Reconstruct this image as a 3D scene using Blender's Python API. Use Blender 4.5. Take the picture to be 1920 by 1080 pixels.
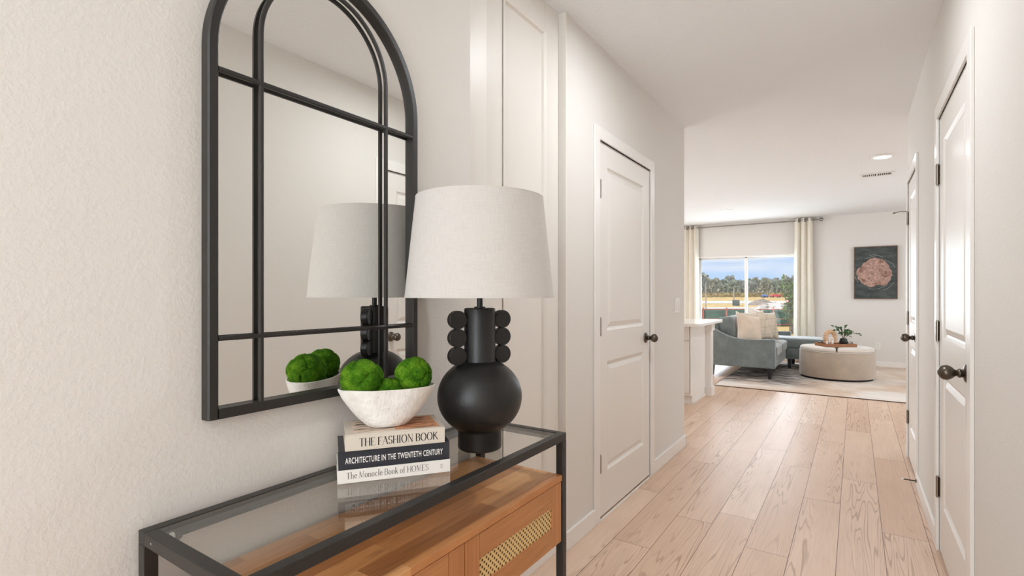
import bpy, bmesh, math, random
from mathutils import Vector, Matrix, noise
random.seed(7)
PI = math.pi
C = bpy.context.scene.collection
for o in list(bpy.data.objects):
    bpy.data.objects.remove(o)

# ------------------------------------------------------------ camera, world, lights, exposure
H = 1.21
TH = math.atan2(643., 962.)
cam = bpy.data.cameras.new('camera')
cam.sensor_width = 36
cam.lens = 962. / 1920 * 36
cam.shift_y = (553. - 540) / 1920
cam.clip_start = .02
cam.clip_end = 2000
co = bpy.data.objects.new('camera', cam)
co.location = (0, 0, H)
co.rotation_euler = (PI / 2, 0, TH)
C.objects.link(co)
sc = bpy.context.scene
sc.camera = co
sc.view_settings.view_transform = 'Standard'
sc.view_settings.look = 'None'
sc.view_settings.gamma = 1
sc.view_settings.use_curve_mapping = False
sc.view_settings.exposure = 0.80
try:
    sc.cycles.max_bounces = 14
    sc.cycles.diffuse_bounces = 8
    sc.cycles.sample_clamp_indirect = 6
except Exception:
    pass

CEIL = 2.55          # hall ceiling
CEIL2 = 2.60         # living room ceiling
XL, XR = -1.14, .332
FY = 10.65           # far wall

world = bpy.data.worlds.new('sky')
sc.world = world
world.use_nodes = True
wn = world.node_tree
wn.nodes.clear()
wo = wn.nodes.new('ShaderNodeOutputWorld')
wb = wn.nodes.new('ShaderNodeBackground')
wc = wn.nodes.new('ShaderNodeTexCoord')
wm = wn.nodes.new('ShaderNodeMapping')
wm.inputs['Scale'].default_value = (2.0, 2.0, 26)
wm.inputs['Rotation'].default_value = (0, .03, 0)
wz = wn.nodes.new('ShaderNodeTexNoise')
wz.inputs['Scale'].default_value = 1.6
wz.inputs['Detail'].default_value = 4
wr = wn.nodes.new('ShaderNodeValToRGB')
wr.color_ramp.elements[0].position = .46
wr.color_ramp.elements[0].color = (.33, .57, .97, 1)
wr.color_ramp.elements[1].position = .70
wr.color_ramp.elements[1].color = (.78, .86, .96, 1)
ws = wn.nodes.new('ShaderNodeSeparateXYZ')
wh = wn.nodes.new('ShaderNodeMapRange')
wh.inputs['From Min'].default_value = 0
wh.inputs['From Max'].default_value = .05
wx = wn.nodes.new('ShaderNodeMixRGB')
wx.inputs[1].default_value = (.62, .76, .95, 1)
L = wn.links.new
L(wc.outputs['Generated'], wm.inputs[0]); L(wm.outputs[0], wz.inputs['Vector']); L(wz.outputs[0], wr.inputs[0])
L(wc.outputs['Generated'], ws.inputs[0]); L(ws.outputs[2], wh.inputs[0]); L(wh.outputs[0], wx.inputs[0])
L(wr.outputs[0], wx.inputs[2]); L(wx.outputs[0], wb.inputs[0]); L(wb.outputs[0], wo.inputs[0])
wb.inputs[1].default_value = .60


def lamp(name, kind, loc, power, color=(1, 1, 1), size=1, size_y=None, to=None, spread=None, shape=None):
    d = bpy.data.lights.new(name, kind)
    d.energy = power
    d.color = color
    if kind == 'AREA':
        d.shape = shape or ('RECTANGLE' if size_y else 'DISK')
        d.size = size
        if size_y: d.size_y = size_y
        if spread: d.spread = spread
    elif kind == 'SUN':
        d.angle = size
    else:
        d.shadow_soft_size = size
    o = bpy.data.objects.new(name, d)
    o.location = loc
    if to is not None:
        o.rotation_euler = (Vector(to) - Vector(loc)).to_track_quat('-Z', 'Y').to_euler()
    C.objects.link(o)
    return o


WARM = (.90, .955, 1)
lamp('sun', 'SUN', (0, 0, 20), 2.6, (1, .95, .86), math.radians(1), to=(3, 12, 8))
# recessed ceiling lamps, the foyer one added (fixtures are built further down)
DAY = (.84, .93, 1)
lamp('hall_lamp_light', 'AREA', (-.42, 2.2, CEIL - .03), 7.8, WARM, .15, to=(-.42, 2.2, 0))
lamp('foyer_ceiling_fill', 'AREA', (-.42, -1.0, CEIL - .03), 5, WARM, .16, to=(-.42, -1.0, 0))  # added fill behind the camera, no lamp known there
lamp('living_lamp_light', 'AREA', (.23, 6.34, CEIL2 - .03), 8, WARM, .15, to=(.23, 6.34, 0))
lamp('living_lamp_light', 'AREA', (-1.75, 8.95, CEIL2 - .03), 6, WARM, .15, to=(-1.75, 8.95, 0))
# daylight of the slider; foyer, kitchen and living side are added fills without windows
lamp('foyer_back_fill', 'AREA', (-.4, -2.5, 1.35), 31, DAY, 1.3, 2.1, to=(-.4, 3, 1.3))
lamp('slider_daylight', 'AREA', (-1.75, FY + .25, 1.2), 52, DAY, 1.6, 1.5, to=(-1.4, 5, -.6))
lamp('kitchen_side_fill', 'AREA', (-5.8, 6.6, 1.5), 62, DAY, 2.4, 1.6, to=(0, 6.9, 1.2))
lamp('living_side_fill', 'AREA', (3.1, 8.0, 1.5), 30, DAY, 2.2, 1.5, to=(-2, 8.0, 1.2))


# ------------------------------------------------------------ node helpers
def srgb(r, g, b):
    f = lambda v: (v / 255 / 12.92) if v <= 10 else ((v / 255 + .055) / 1.055) ** 2.4
    return (f(r), f(g), f(b), 1)


class NT:
    def __init__(s, name, rough=.5, metal=0, color=None, spec=None):
        s.m = bpy.data.materials.new(name)
        s.m.use_nodes = True
        s.t = s.m.node_tree
        s.b = s.t.nodes['Principled BSDF']
        s.b.inputs['Roughness'].default_value = rough
        s.b.inputs['Metallic'].default_value = metal
        if spec is not None: s.b.inputs['Specular IOR Level'].default_value = spec
        if color: s.b.inputs['Base Color'].default_value = color

    def n(s, kind, **kw):
        x = s.t.nodes.new(kind)
        for k, v in kw.items(): setattr(x, k, v)
        return x

    def ln(s, a, b): s.t.links.new(a, b)

    def math(s, op, a, b=None, c=None):
        x = s.n('ShaderNodeMath', operation=op)
        for i, v in enumerate((a, b, c)):
            if v is None: continue
            if isinstance(v, (int, float)): x.inputs[i].default_value = v
            else: s.ln(v, x.inputs[i])
        return x.outputs[0]

    def pos(s, obj=False):
        if obj: return s.n('ShaderNodeTexCoord').outputs['Object']
        return s.n('ShaderNodeNewGeometry').outputs['Position']

    def sep(s, v):
        x = s.n('ShaderNodeSeparateXYZ'); s.ln(v, x.inputs[0]); return x.outputs

    def comb(s, a, b, c):
        x = s.n('ShaderNodeCombineXYZ')
        for i, v in enumerate((a, b, c)):
            if isinstance(v, (int, float)): x.inputs[i].default_value = v
            else: s.ln(v, x.inputs[i])
        return x.outputs[0]

    def scale(s, v, sx, sy, sz):
        x = s.n('ShaderNodeMapping'); x.inputs['Scale'].default_value = (sx, sy, sz); s.ln(v, x.inputs[0]); return x.outputs[0]

    def noise(s, v, scale, detail=3, rough=.5, dist=0):
        x = s.n('ShaderNodeTexNoise'); s.ln(v, x.inputs['Vector'])
        x.inputs['Scale'].default_value = scale; x.inputs['Detail'].default_value = detail
        x.inputs['Roughness'].default_value = rough; x.inputs['Distortion'].default_value = dist
        return x.outputs[0]

    def white(s, v):
        x = s.n('ShaderNodeTexWhiteNoise', noise_dimensions='3D'); s.ln(v, x.inputs[0]); return x.outputs[0]

    def ramp(s, f, stops):
        x = s.n('ShaderNodeValToRGB')
        e = x.color_ramp.elements
        while len(e) < len(stops): e.new(.5)
        for i, (p, c) in enumerate(stops):
            e[i].position = p
            e[i].color = c if not isinstance(c, (int, float)) else (c, c, c, 1)
        s.ln(f, x.inputs[0])
        return x.outputs[0]

    def mix(s, f, a, b, mode='MIX'):
        x = s.n('ShaderNodeMixRGB', blend_type=mode)
        for i, v in enumerate((f, a, b)):
            if isinstance(v, (int, float)): x.inputs[i].default_value = v
            elif isinstance(v, tuple): x.inputs[i].default_value = v
            else: s.ln(v, x.inputs[i])
        return x.outputs[0]

    def col(s, v): s.ln(v, s.b.inputs['Base Color']); return s

    def bump(s, h, strength=.3, dist=.002):
        x = s.n('ShaderNodeBump'); x.inputs['Strength'].default_value = strength; x.inputs['Distance'].default_value = dist
        s.ln(h, x.inputs['Height']); s.ln(x.outputs[0], s.b.inputs['Normal']); return s


def plain(name, rgb, rough=.5, metal=0, spec=None, nscale=None, nstr=.2, ndist=.001, var=0, vscale=8):
    t = NT(name, rough, metal, srgb(*rgb), spec)
    p = t.pos(True)
    if var:
        f = t.noise(p, vscale, 4, .6)
        a = srgb(*rgb)
        lo = tuple(x * (1 - var) for x in a[:3]) + (1,)
        hi = tuple(min(1, x * (1 + var)) for x in a[:3]) + (1,)
        t.col(t.ramp(f, [(.3, lo), (.7, hi)]))
    if nscale: t.bump(t.noise(p, nscale, 3), nstr, ndist)
    return t.m


def wall_mat(name, rgb, scale=75, st=.35, rough=.75):
    t = NT(name, rough, 0, srgb(*rgb), .25)
    p = t.pos()
    n1 = t.noise(p, scale, 3, .55)
    n1 = t.ramp(n1, [(.42, 0.), (.68, 1.)])
    t.bump(n1, st, .0025)
    return t.m


M = {}
M['wall'] = wall_mat('wall_paint', (222, 218, 213), 110, .17)
M['ceiling'] = wall_mat('ceiling_paint', (234, 235, 236), 70, .4, .85)
M['trim'] = plain('trim_paint', (233, 230, 226), .32, spec=.5)
M['panel'] = plain('panel_paint', (225, 220, 213), .4)
M['door'] = plain('door_paint', (230, 226, 221), .4, spec=.5)
M['black_metal'] = plain('black_metal', (38, 35, 33), .42, 0, .5, 350, .15, .0004, .12, 20)
M['lamp_black'] = plain('blackened_ceramic', (21, 20, 20), .42, 0, .55, 120, .35, .0012, .25, 26)
M['chrome'] = plain('chrome', (205, 203, 200), .12, 1)
M['dark_chrome'] = plain('dark_chrome', (158, 156, 153), .2, 1)
M['nickel'] = plain('satin_nickel', (150, 142, 132), .26, 1)
M['bronze'] = plain('dark_nickel_metal', (100, 92, 84), .3, 1)
M['white_plastic'] = plain('white_plastic', (236, 232, 226), .35)
M['quartz'] = plain('white_quartz', (240, 238, 234), .15, 0, .5, var=.03)
M['dark'] = plain('dark_void', (14, 13, 12), .9)
M['black_felt'] = plain('black_felt', (20, 19, 19), .9)
M['dark_wood'] = plain('espresso_wood', (34, 30, 32), .35)


def planks(name, w, off, ln, ca, cb, cc, seam, rough, axis=0, ring=16, stripe=.35, gap=.012, bump=.25, contrast=.3, sx=9, sy=1.1, seed=0):
    t = NT(name, rough, 0)
    P = t.sep(t.pos())
    x, y = (P[0], P[1]) if axis == 0 else ((P[1], P[0]) if axis == 1 else (P[2], P[1]))
    u = t.math('DIVIDE', t.math('SUBTRACT', x, off), w)
    iu = t.math('FLOOR', u); fu = t.math('FRACT', u)
    r1 = t.white(t.comb(iu, 3.1 + seed, .5))
    v = t.math('ADD', t.math('DIVIDE', y, ln), t.math('MULTIPLY', r1, 7.3))
    iv = t.math('FLOOR', v); fv = t.math('FRACT', v)
    idn = t.white(t.comb(iu, iv, 1.7 + seed))
    id2 = t.white(t.comb(iu, iv, 9.2 + seed))
    base = t.ramp(idn, [(0, ca), (.5, cb), (1, cc)])
    vec = t.comb(t.math('MULTIPLY', x, sx), t.math('MULTIPLY', y, sy), t.math('MULTIPLY', id2, 37.))
    rings = t.noise(vec, 1.0, 2, .45, .25)
    rg = t.math('SINE', t.math('MULTIPLY', rings, ring * 6.28))
    rg = t.ramp(rg, [(.55, 0.), (1., 1.)])
    msk = t.ramp(t.noise(vec, .8, 1), [(.42, 0.), (.62, 1.)])
    rgm = t.math('MULTIPLY', rg, msk)
    fine = t.noise(t.comb(t.math('MULTIPLY', x, 160), t.math('MULTIPLY', y, 5), id2), 1., 4, .6)
    blot = t.noise(t.comb(t.math('MULTIPLY', x, 7), t.math('MULTIPLY', y, 2.2), t.math('MULTIPLY', id2, 11)), 1., 3, .5)
    c = t.mix(t.math('MULTIPLY', rgm, stripe), base, t.mix(1., base, (.52, .43, .36, 1), 'MULTIPLY'))
    c = t.mix(t.math('MULTIPLY', t.ramp(fine, [(.4, 0.), (.75, 1.)]), contrast), c, t.mix(1., c, (.62, .54, .48, 1), 'MULTIPLY'))
    c = t.mix(t.math('MULTIPLY', t.ramp(blot, [(.45, 0.), (.75, 1.)]), contrast * .9), c, t.mix(1., c, (.70, .60, .52, 1), 'MULTIPLY'))
    e = t.math('MINIMUM', t.math('MULTIPLY', t.math('MINIMUM', fu, t.math('SUBTRACT', 1., fu)), w),
               t.math('MULTIPLY', t.math('MINIMUM', fv, t.math('SUBTRACT', 1., fv)), ln))
    sm = t.math('LESS_THAN', e, gap * w)
    c = t.mix(sm, c, seam)
    t.col(c)
    hgt = t.math('SUBTRACT', t.math('SUBTRACT', 1., t.math('MULTIPLY', rgm, .35)), sm)
    t.bump(hgt, bump, .001)
    return t.m


M['floor'] = planks('oak_plank_floor', .1855, -.07, 1.45, srgb(212, 181, 156), srgb(219, 190, 167), srgb(225, 199, 178),
                    srgb(110, 78, 60), .41, 0, 25, .72, .0075, .25, .26, 10, .42)
M['console_wood'] = planks('acacia_stave_wood', .058, -1.09, .42, srgb(164, 106, 60), srgb(200, 136, 82), srgb(226, 168, 112),
                           srgb(150, 95, 55), .33, 0, 5, .45, .004, .1, .55, 22, 2.0)
M['drawer_wood'] = planks('acacia_drawer_wood', .3, -.2, 2.6, srgb(176, 118, 72), srgb(188, 128, 78), srgb(198, 138, 86),
                          srgb(150, 95, 55), .36, 2, 7, .45, .0001, .1, .5, 20, 2.2, 4)
M['drawer_stile'] = planks('acacia_stile_wood', .7, -.2, 2.6, srgb(188, 126, 76), srgb(198, 136, 84), srgb(206, 146, 92),
                           srgb(150, 95, 55), .36, 1, 7, .45, .0001, .1, .5, 45, 4, 8)
M['tray_wood'] = plain('tray_wood', (150, 98, 58), .45, var=.2, vscale=20)


def cane():
    t = NT('woven_cane', .6)
    P = t.sep(t.pos())
    p = .0175
    y = t.math('DIVIDE', P[1], p); z = t.math('DIVIDE', P[2], p)

    def dots(oy, oz, r):
        a = t.math('SUBTRACT', t.math('FRACT', t.math('ADD', y, oy)), .5)
        b = t.math('SUBTRACT', t.math('FRACT', t.math('ADD', z, oz)), .5)
        d = t.math('ADD', t.math('MULTIPLY', a, a), t.math('MULTIPLY', b, b))
        return t.math('LESS_THAN', d, r * r)
    h = t.math('MAXIMUM', dots(0, 0, .20), dots(.5, .5, .20))
    wv = t.noise(t.scale(t.pos(), 1, 1, 1), 700, 2)
    c = t.mix(t.ramp(wv, [(.3, 0.), (.7, 1.)]), srgb(214, 176, 112), srgb(238, 208, 150))
    t.col(t.mix(h, c, srgb(70, 50, 24)))
    t.bump(t.math('SUBTRACT', 1., h), .5, .001)
    return t.m


M['cane'] = cane()


def fabric(name, rgb, scale=900, var=.1, rough=.9, sheen=.0, vscale=6, nstr=.3):
    t = NT(name, rough, 0, srgb(*rgb), .2)
    p = t.pos(True)
    a = srgb(*rgb)
    lo = tuple(x * (1 - var) for x in a[:3]) + (1,); hi = tuple(min(1, x * (1 + var)) for x in a[:3]) + (1,)
    f = t.math('ADD', t.math('MULTIPLY', t.noise(p, vscale, 4, .6), .6), t.math('MULTIPLY', t.noise(p, scale, 2), .4))
    t.col(t.ramp(f, [(.35, lo), (.65, hi)]))
    t.b.inputs['Sheen Weight'].default_value = sheen
    t.bump(t.noise(p, scale, 2), nstr, .0008)
    return t


def linen():
    t = fabric('linen_shade', (226, 221, 216), 260, .05, .95)
    P = t.pos(True)
    S = t.sep(P)
    ang = t.math('ARCTAN2', S[1], S[0])
    n1 = t.noise(t.comb(t.math('MULTIPLY', ang, 60), t.math('MULTIPLY', S[2], 40), 0.), 1., 2)
    n2 = t.noise(t.comb(t.math('MULTIPLY', ang, 5), t.math('MULTIPLY', S[2], 420), 2.), 1., 2)
    f = t.math('ADD', t.math('MULTIPLY', n1, .5), t.math('MULTIPLY', n2, .5))
    t.col(t.ramp(f, [(.3, srgb(204, 199, 194)), (.7, srgb(214, 210, 206))]))
    t.b.inputs['Transmission Weight'].default_value = 0
    return t.m


M['linen'] = linen()
M['velvet'] = fabric('grey_blue_velvet', (112, 119, 117), 300, .22, .85, .6, 9).m
M['piping'] = fabric('grey_piping', (128, 138, 140), 300, .1, .8, .3).m
M['beige_velvet'] = fabric('taupe_velvet', (174, 158, 142), 300, .12, .85, .5, 6).m
M['beige_top'] = fabric('pale_velvet', (208, 198, 188), 300, .06, .85, .4, 6).m
M['pillow'] = fabric('beige_linen', (216, 198, 180), 400, .06).m
M['curtain'] = fabric('ivory_curtain', (232, 226, 214), 500, .03).m
M['throw'] = fabric('cream_fabric', (226, 214, 204), 400, .06).m


def plaid():
    t = fabric('plaid_linen', (206, 190, 170), 400, .06)
    P = t.sep(t.pos(True))
    f1 = t.math('LESS_THAN', t.math('FRACT', t.math('MULTIPLY', P[0], 9)), .14)
    f2 = t.math('LESS_THAN', t.math('FRACT', t.math('MULTIPLY', P[2], 9)), .14)
    f = t.math('MULTIPLY', t.math('ADD', f1, f2), .4)
    t.col(t.mix(f, srgb(208, 194, 176), srgb(172, 158, 142)))
    return t.m


M['plaid'] = plaid()


def rugmat():
    t = NT('patterned_wool_rug', .95, 0, None, .1)
    p = t.pos()
    a = t.noise(p, 1.1, 5, .6, .6)
    b = t.noise(t.scale(p, 3, 34, 1), 1, 3, .6)
    c = t.ramp(a, [(.36, srgb(204, 180, 160)), (.47, srgb(214, 196, 180)), (.6, srgb(226, 218, 210))])
    S = t.sep(p)
    near = t.math('MULTIPLY', t.ramp(t.math('MULTIPLY', S[0], -1.), [(.25, 0.), (.75, 1.)]), t.ramp(t.math('DIVIDE', S[1], 10.), [(.748, 0.), (.785, 1.)]))
    dk = t.math('MULTIPLY', near, t.ramp(b, [(.44, 0.), (.50, .95)]))
    c = t.mix(dk, c, srgb(66, 70, 80))
    d = t.ramp(t.noise(t.scale(p, 2, 30, 1), 1, 4, .7), [(.5, 0.), (.64, .35)])
    c = t.mix(d, c, srgb(168, 150, 134))
    t.col(c)
    t.bump(t.noise(p, 200, 2), .5, .004)
    return t.m


M['rug'] = rugmat()
M['rug_edge'] = plain('rug_binding', (96, 70, 56), .9)


def ceramic():
    t = NT('rough_white_plaster', .8, 0, None, .2)
    p = t.pos(True)
    sp = t.ramp(t.noise(p, 34, 4, .7), [(.62, 0.), (.74, 1.)])
    base = t.ramp(t.noise(p, 14, 3), [(.35, srgb(226, 220, 213)), (.6, srgb(243, 240, 236))])
    t.col(t.mix(t.math('MULTIPLY', sp, .7), base, srgb(176, 166, 154)))
    t.bump(t.math('ADD', t.noise(p, 60, 4, .6), t.math('MULTIPLY', t.noise(t.scale(p, 200, 200, 12), 1, 2), .4)), .9, .004)
    return t.m


M['plaster'] = ceramic()


def mossm():
    t = NT('moss', .95, 0, None, .1)
    p = t.pos(True)
    n = t.noise(p, 30, 4, .6)
    f = t.noise(p, 420, 2, .7)
    c = t.ramp(t.math('ADD', t.math('MULTIPLY', n, .55), t.math('MULTIPLY', f, .45)),
               [(.36, srgb(34, 72, 10)), (.5, srgb(72, 122, 22)), (.64, srgb(124, 164, 44))])
    t.col(c)
    t.bump(f, .9, .004)
    return t.m


M['moss'] = mossm()


def glassmat(name, rough=0, tint=(1, 1, 1, 1)):
    # thin clear sheet: real mirror reflection by Fresnel over plain transmission
    t = NT(name)
    t.t.nodes.remove(t.b)
    out = [n for n in t.t.nodes if n.type == 'OUTPUT_MATERIAL'][0]
    fr = t.n('ShaderNodeFresnel')
    bf = t.n('ShaderNodeNewGeometry').outputs['Backfacing']
    t.ln(t.math('SUBTRACT', 1.75, t.math('MULTIPLY', bf, 1.75 - 1 / 1.75)), fr.inputs['IOR'])
    g = t.n('ShaderNodeBsdfGlossy'); g.inputs['Roughness'].default_value = rough
    tr = t.n('ShaderNodeBsdfTransparent'); tr.inputs[0].default_value = tint
    mx = t.n('ShaderNodeMixShader')
    t.ln(fr.outputs[0], mx.inputs[0]); t.ln(tr.outputs[0], mx.inputs[1]); t.ln(g.outputs[0], mx.inputs[2])
    t.ln(mx.outputs[0], out.inputs[0])
    return t.m


M['table_glass'] = glassmat('clear_table_glass', 0, (.97, .985, .975, 1))
M['window_glass'] = glassmat('window_glass')
M['mirror'] = plain('mirror_silver', (236, 236, 233), .0, 1)


# ------------------------------------------------------------ object helpers
def wmat(o):
    return (wmat(o.parent) @ o.matrix_basis) if o.parent else o.matrix_basis.copy()


def tag(o, label=None, cat=None, group=None, kind=None):
    if label: o['label'] = label
    if cat: o['category'] = cat
    if group: o['group'] = group
    if kind: o['kind'] = kind
    return o


def thing(name, label, cat, loc=(0, 0, 0), rz=0, group=None):
    o = bpy.data.objects.new(name, None)
    o.empty_display_size = .1
    o.location = loc
    o.rotation_euler = (0, 0, rz)
    C.objects.link(o)
    return tag(o, label, cat, group)


def setting(name, loc=(0, 0, 0)):
    o = bpy.data.objects.new(name, None)
    o.location = loc
    C.objects.link(o)
    return tag(o, kind='structure')


class MB:
    def __init__(s): s.bm = bmesh.new()

    def quad(s, *pts):
        s.bm.faces.new([s.bm.verts.new(p) for p in pts]); return s

    def box(s, x0, x1, y0, y1, z0, z1, bev=0, seg=2, mat=None):
        b = bmesh.new()
        bmesh.ops.create_cube(b, size=1)
        for v in b.verts:
            v.co = Vector(((x0 + x1) / 2 + v.co.x * (x1 - x0), (y0 + y1) / 2 + v.co.y * (y1 - y0), (z0 + z1) / 2 + v.co.z * (z1 - z0)))
        if bev: bmesh.ops.bevel(b, geom=b.edges[:] + b.verts[:], offset=bev, segments=seg, affect='EDGES', profile=.5)
        if mat is not None: b.transform(mat)
        s.add(b); return s

    def add(s, b):
        m = bpy.data.meshes.new('t'); b.to_mesh(m); b.free(); s.bm.from_mesh(m); bpy.data.meshes.remove(m); return s

    def cyl(s, p0, p1, r0, r1=None, n=24, caps=True):
        p0 = Vector(p0); p1 = Vector(p1); r1 = r0 if r1 is None else r1
        q = (p1 - p0).to_track_quat('Z', 'Y')
        b = bmesh.new()
        bmesh.ops.create_cone(b, cap_ends=caps, segments=n, radius1=r0, radius2=r1, depth=(p1 - p0).length)
        b.transform(Matrix.Translation((p0 + p1) / 2) @ q.to_matrix().to_4x4())
        s.add(b); return s

    def sph(s, c, r, n=24, sc3=(1, 1, 1)):
        b = bmesh.new()
        bmesh.ops.create_uvsphere(b, u_segments=n, v_segments=n // 2, radius=r)
        b.transform(Matrix.Translation(c) @ Matrix.Diagonal((*sc3, 1)))
        s.add(b); return s

    def lathe(s, prof, c=(0, 0, 0), n=48, axis=None, close=False):
        # prof: (r, z) points; axis: direction of z
        q = Vector(axis).to_track_quat('Z', 'Y').to_matrix() if axis is not None else Matrix.Identity(3)
        c = Vector(c)
        rings = []
        for r, z in prof:
            if r < 1e-6: rings.append([s.bm.verts.new(c + q @ Vector((0, 0, z)))])
            else: rings.append([s.bm.verts.new(c + q @ Vector((r * math.cos(2 * PI * i / n), r * math.sin(2 * PI * i / n), z))) for i in range(n)])
        pr = list(zip(rings, rings[1:])) + ([(rings[-1], rings[0])] if close else [])
        for a, b in pr:
            for i in range(n):
                j = (i + 1) % n
                if len(a) == 1 and len(b) == 1: continue
                if len(a) == 1: s.bm.faces.new((a[0], b[i], b[j]))
                elif len(b) == 1: s.bm.faces.new((a[i], a[j], b[0]))
                else: s.bm.faces.new((a[i], a[j], b[j], b[i]))
        return s

    def sweep(s, pts, prof, up=(1, 0, 0), closed=False, caps=True):
        # prof: list of (a, b): a along the normal n = up x tangent, b along up
        pts = [Vector(p) for p in pts]; up = Vector(up).normalized(); N = len(pts); rings = []
        for i, p in enumerate(pts):
            if closed: t = pts[(i + 1) % N] - pts[i - 1]
            else: t = pts[min(i + 1, N - 1)] - pts[max(i - 1, 0)]
            t.normalize(); nrm = up.cross(t).normalized()
            k = 1.
            if 0 < i < N - 1 or closed:
                t1 = (pts[i] - pts[i - 1]).normalized()
                k = 1 / max(.5, abs(t1.dot(t)))
            rings.append([s.bm.verts.new(p + nrm * a * k + up * b) for a, b in prof])
        m = len(prof)
        pr = list(zip(rings, rings[1:])) + ([(rings[-1], rings[0])] if closed else [])
        for a, b in pr:
            for i in range(m):
                j = (i + 1) % m
                s.bm.faces.new((a[i], a[j], b[j], b[i]))
        if not closed and caps:
            s.bm.faces.new(rings[0]); s.bm.faces.new(rings[-1][::-1])
        return s

    def tube(s, pts, r, n=8, closed=False):
        pts = [Vector(p) for p in pts]
        rr = r if isinstance(r, (list, tuple)) else [r] * len(pts)
        rings = []; N = len(pts)
        u = None
        for i, p in enumerate(pts):
            t = (pts[(i + 1) % N] - pts[i - 1]) if closed else (pts[min(i + 1, N - 1)] - pts[max(i - 1, 0)])
            t.normalize()
            if u is None: u = t.orthogonal().normalized()
            u = (u - t * u.dot(t)).normalized(); w = t.cross(u)
            rings.append([s.bm.verts.new(p + (u * math.cos(2 * PI * k / n) + w * math.sin(2 * PI * k / n)) * rr[i]) for k in range(n)])
        pr = list(zip(rings, rings[1:])) + ([(rings[-1], rings[0])] if closed else [])
        for a, b in pr:
            for i in range(n):
                j = (i + 1) % n
                s.bm.faces.new((a[i], a[j], b[j], b[i]))
        if not closed:
            s.bm.faces.new(rings[0][::-1]); s.bm.faces.new(rings[-1])
        return s

    def prism(s, pts, d):
        # polygon pts extruded by vector d
        d = Vector(d)
        a = [s.bm.verts.new(p) for p in pts]; b = [s.bm.verts.new(Vector(p) + d) for p in pts]
        s.bm.faces.new(a[::-1]); s.bm.faces.new(b)
        for i in range(len(a)):
            j = (i + 1) % len(a)
            s.bm.faces.new((a[i], a[j], b[j], b[i]))
        return s

    def panel(s, place, w0, w1, z0, z1, steps):
        # nested rectangles with depth: place(a, z, depth) gives a point
        loops = []
        for ins, dep in steps:
            loops.append([s.bm.verts.new(place(*q, dep)) for q in ((w0 + ins, z0 + ins), (w1 - ins, z0 + ins), (w1 - ins, z1 - ins), (w0 + ins, z1 - ins))])
        for a, b in zip(loops, loops[1:]):
            for i in range(4):
                j = (i + 1) % 4
                s.bm.faces.new((a[i], a[j], b[j], b[i]))
        s.bm.faces.new(loops[-1])
        return s

    def build(s, name, mat, parent=None, smooth=None, bevel=0, seg=2, subsurf=0, solid=0, kind=None, fixn=True):
        bm = s.bm
        if fixn: bmesh.ops.recalc_face_normals(bm, faces=bm.faces)
        loc = Vector((0, 0, 0))
        if parent:
            bm.transform(wmat(parent).inverted())
        if bm.verts and not parent and kind != 'structure':
            xs = [v.co for v in bm.verts]
            loc = Vector(((min(v.x for v in xs) + max(v.x for v in xs)) / 2, (min(v.y for v in xs) + max(v.y for v in xs)) / 2, min(v.z for v in xs)))
            bm.transform(Matrix.Translation(-loc))
        me = bpy.data.meshes.new(name)
        bm.to_mesh(me); bm.free()
        for m in (mat if isinstance(mat, (list, tuple)) else [mat]): me.materials.append(m)
        o = bpy.data.objects.new(name, me)
        C.objects.link(o)
        if parent: o.parent = parent
        else: o.location = loc
        if kind: o['kind'] = kind
        if smooth:
            for p in me.polygons: p.use_smooth = True
            if smooth is not True and hasattr(me, 'set_sharp_from_angle'):
                me.set_sharp_from_angle(angle=math.radians(smooth))
        if bevel:
            m = o.modifiers.new('bevel', 'BEVEL'); m.width = bevel; m.segments = seg; m.limit_method = 'ANGLE'
            if not smooth:
                for p in me.polygons: p.use_smooth = True
                if hasattr(me, 'set_sharp_from_angle'): me.set_sharp_from_angle(angle=math.radians(35))
            m.harden_normals = True
        if solid:
            m = o.modifiers.new('solid', 'SOLIDIFY'); m.thickness = solid
        if subsurf:
            m = o.modifiers.new('sub', 'SUBSURF'); m.levels = subsurf; m.render_levels = subsurf
        return o


def copy_tree(o, parent=None):
    c = o.copy(); C.objects.link(c); c.parent = parent
    for ch in [x for x in bpy.data.objects if x.parent == o]:
        copy_tree(ch, c)
    return c


def struct(mb, name, mat, **kw):
    return mb.build(name, mat, kind='structure', **kw)


# ------------------------------------------------------------ the room shell
struct(MB().box(-6.1, 3.4, -2.8, FY + .14, -.12, 0), 'floor', M['floor'])
cb = MB()
cb.prism([(-6.1, -2.8, CEIL), (3.4, -2.8, CEIL), (3.4, 4.88, CEIL), (XR, 4.88, CEIL), (XL, 4.196, CEIL), (-6.1, 4.196, CEIL)], (0, 0, .2))
cb.prism([(-6.1, 4.196, CEIL2), (XL, 4.196, CEIL2), (XR, 4.88, CEIL2), (3.4, 4.88, CEIL2), (3.4, FY + .2, CEIL2), (-6.1, FY + .2, CEIL2)], (0, 0, .15))
struct(cb, 'ceiling', M['ceiling'])

RY0, RY1, RD = 1.437, 2.16, .05      # the panelled recess in the left wall
LD0, LD1 = 2.545, 3.355              # left door
wl = MB()
for a, b, z0, z1, x in ((-2.7, RY0, 0, CEIL, XL), (RY1, LD0 - .006, 0, CEIL, XL), (LD1 + .006, 4.196, 0, CEIL, XL), (LD0 - .006, LD1 + .006, 2.036, CEIL, XL)):
    wl.box(x - .14, x, a, b, z0, z1)
wl.box(XL - .16, XL - RD, RY0 - .02, RY1 + .02, 0, CEIL)
struct(wl, 'wall_left', M['wall'])
# dim closet behind the left door
struct(MB().box(-2.2, -2.1, 2.4, 3.5, 0, CEIL), 'wall_closet', M['wall'])

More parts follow.
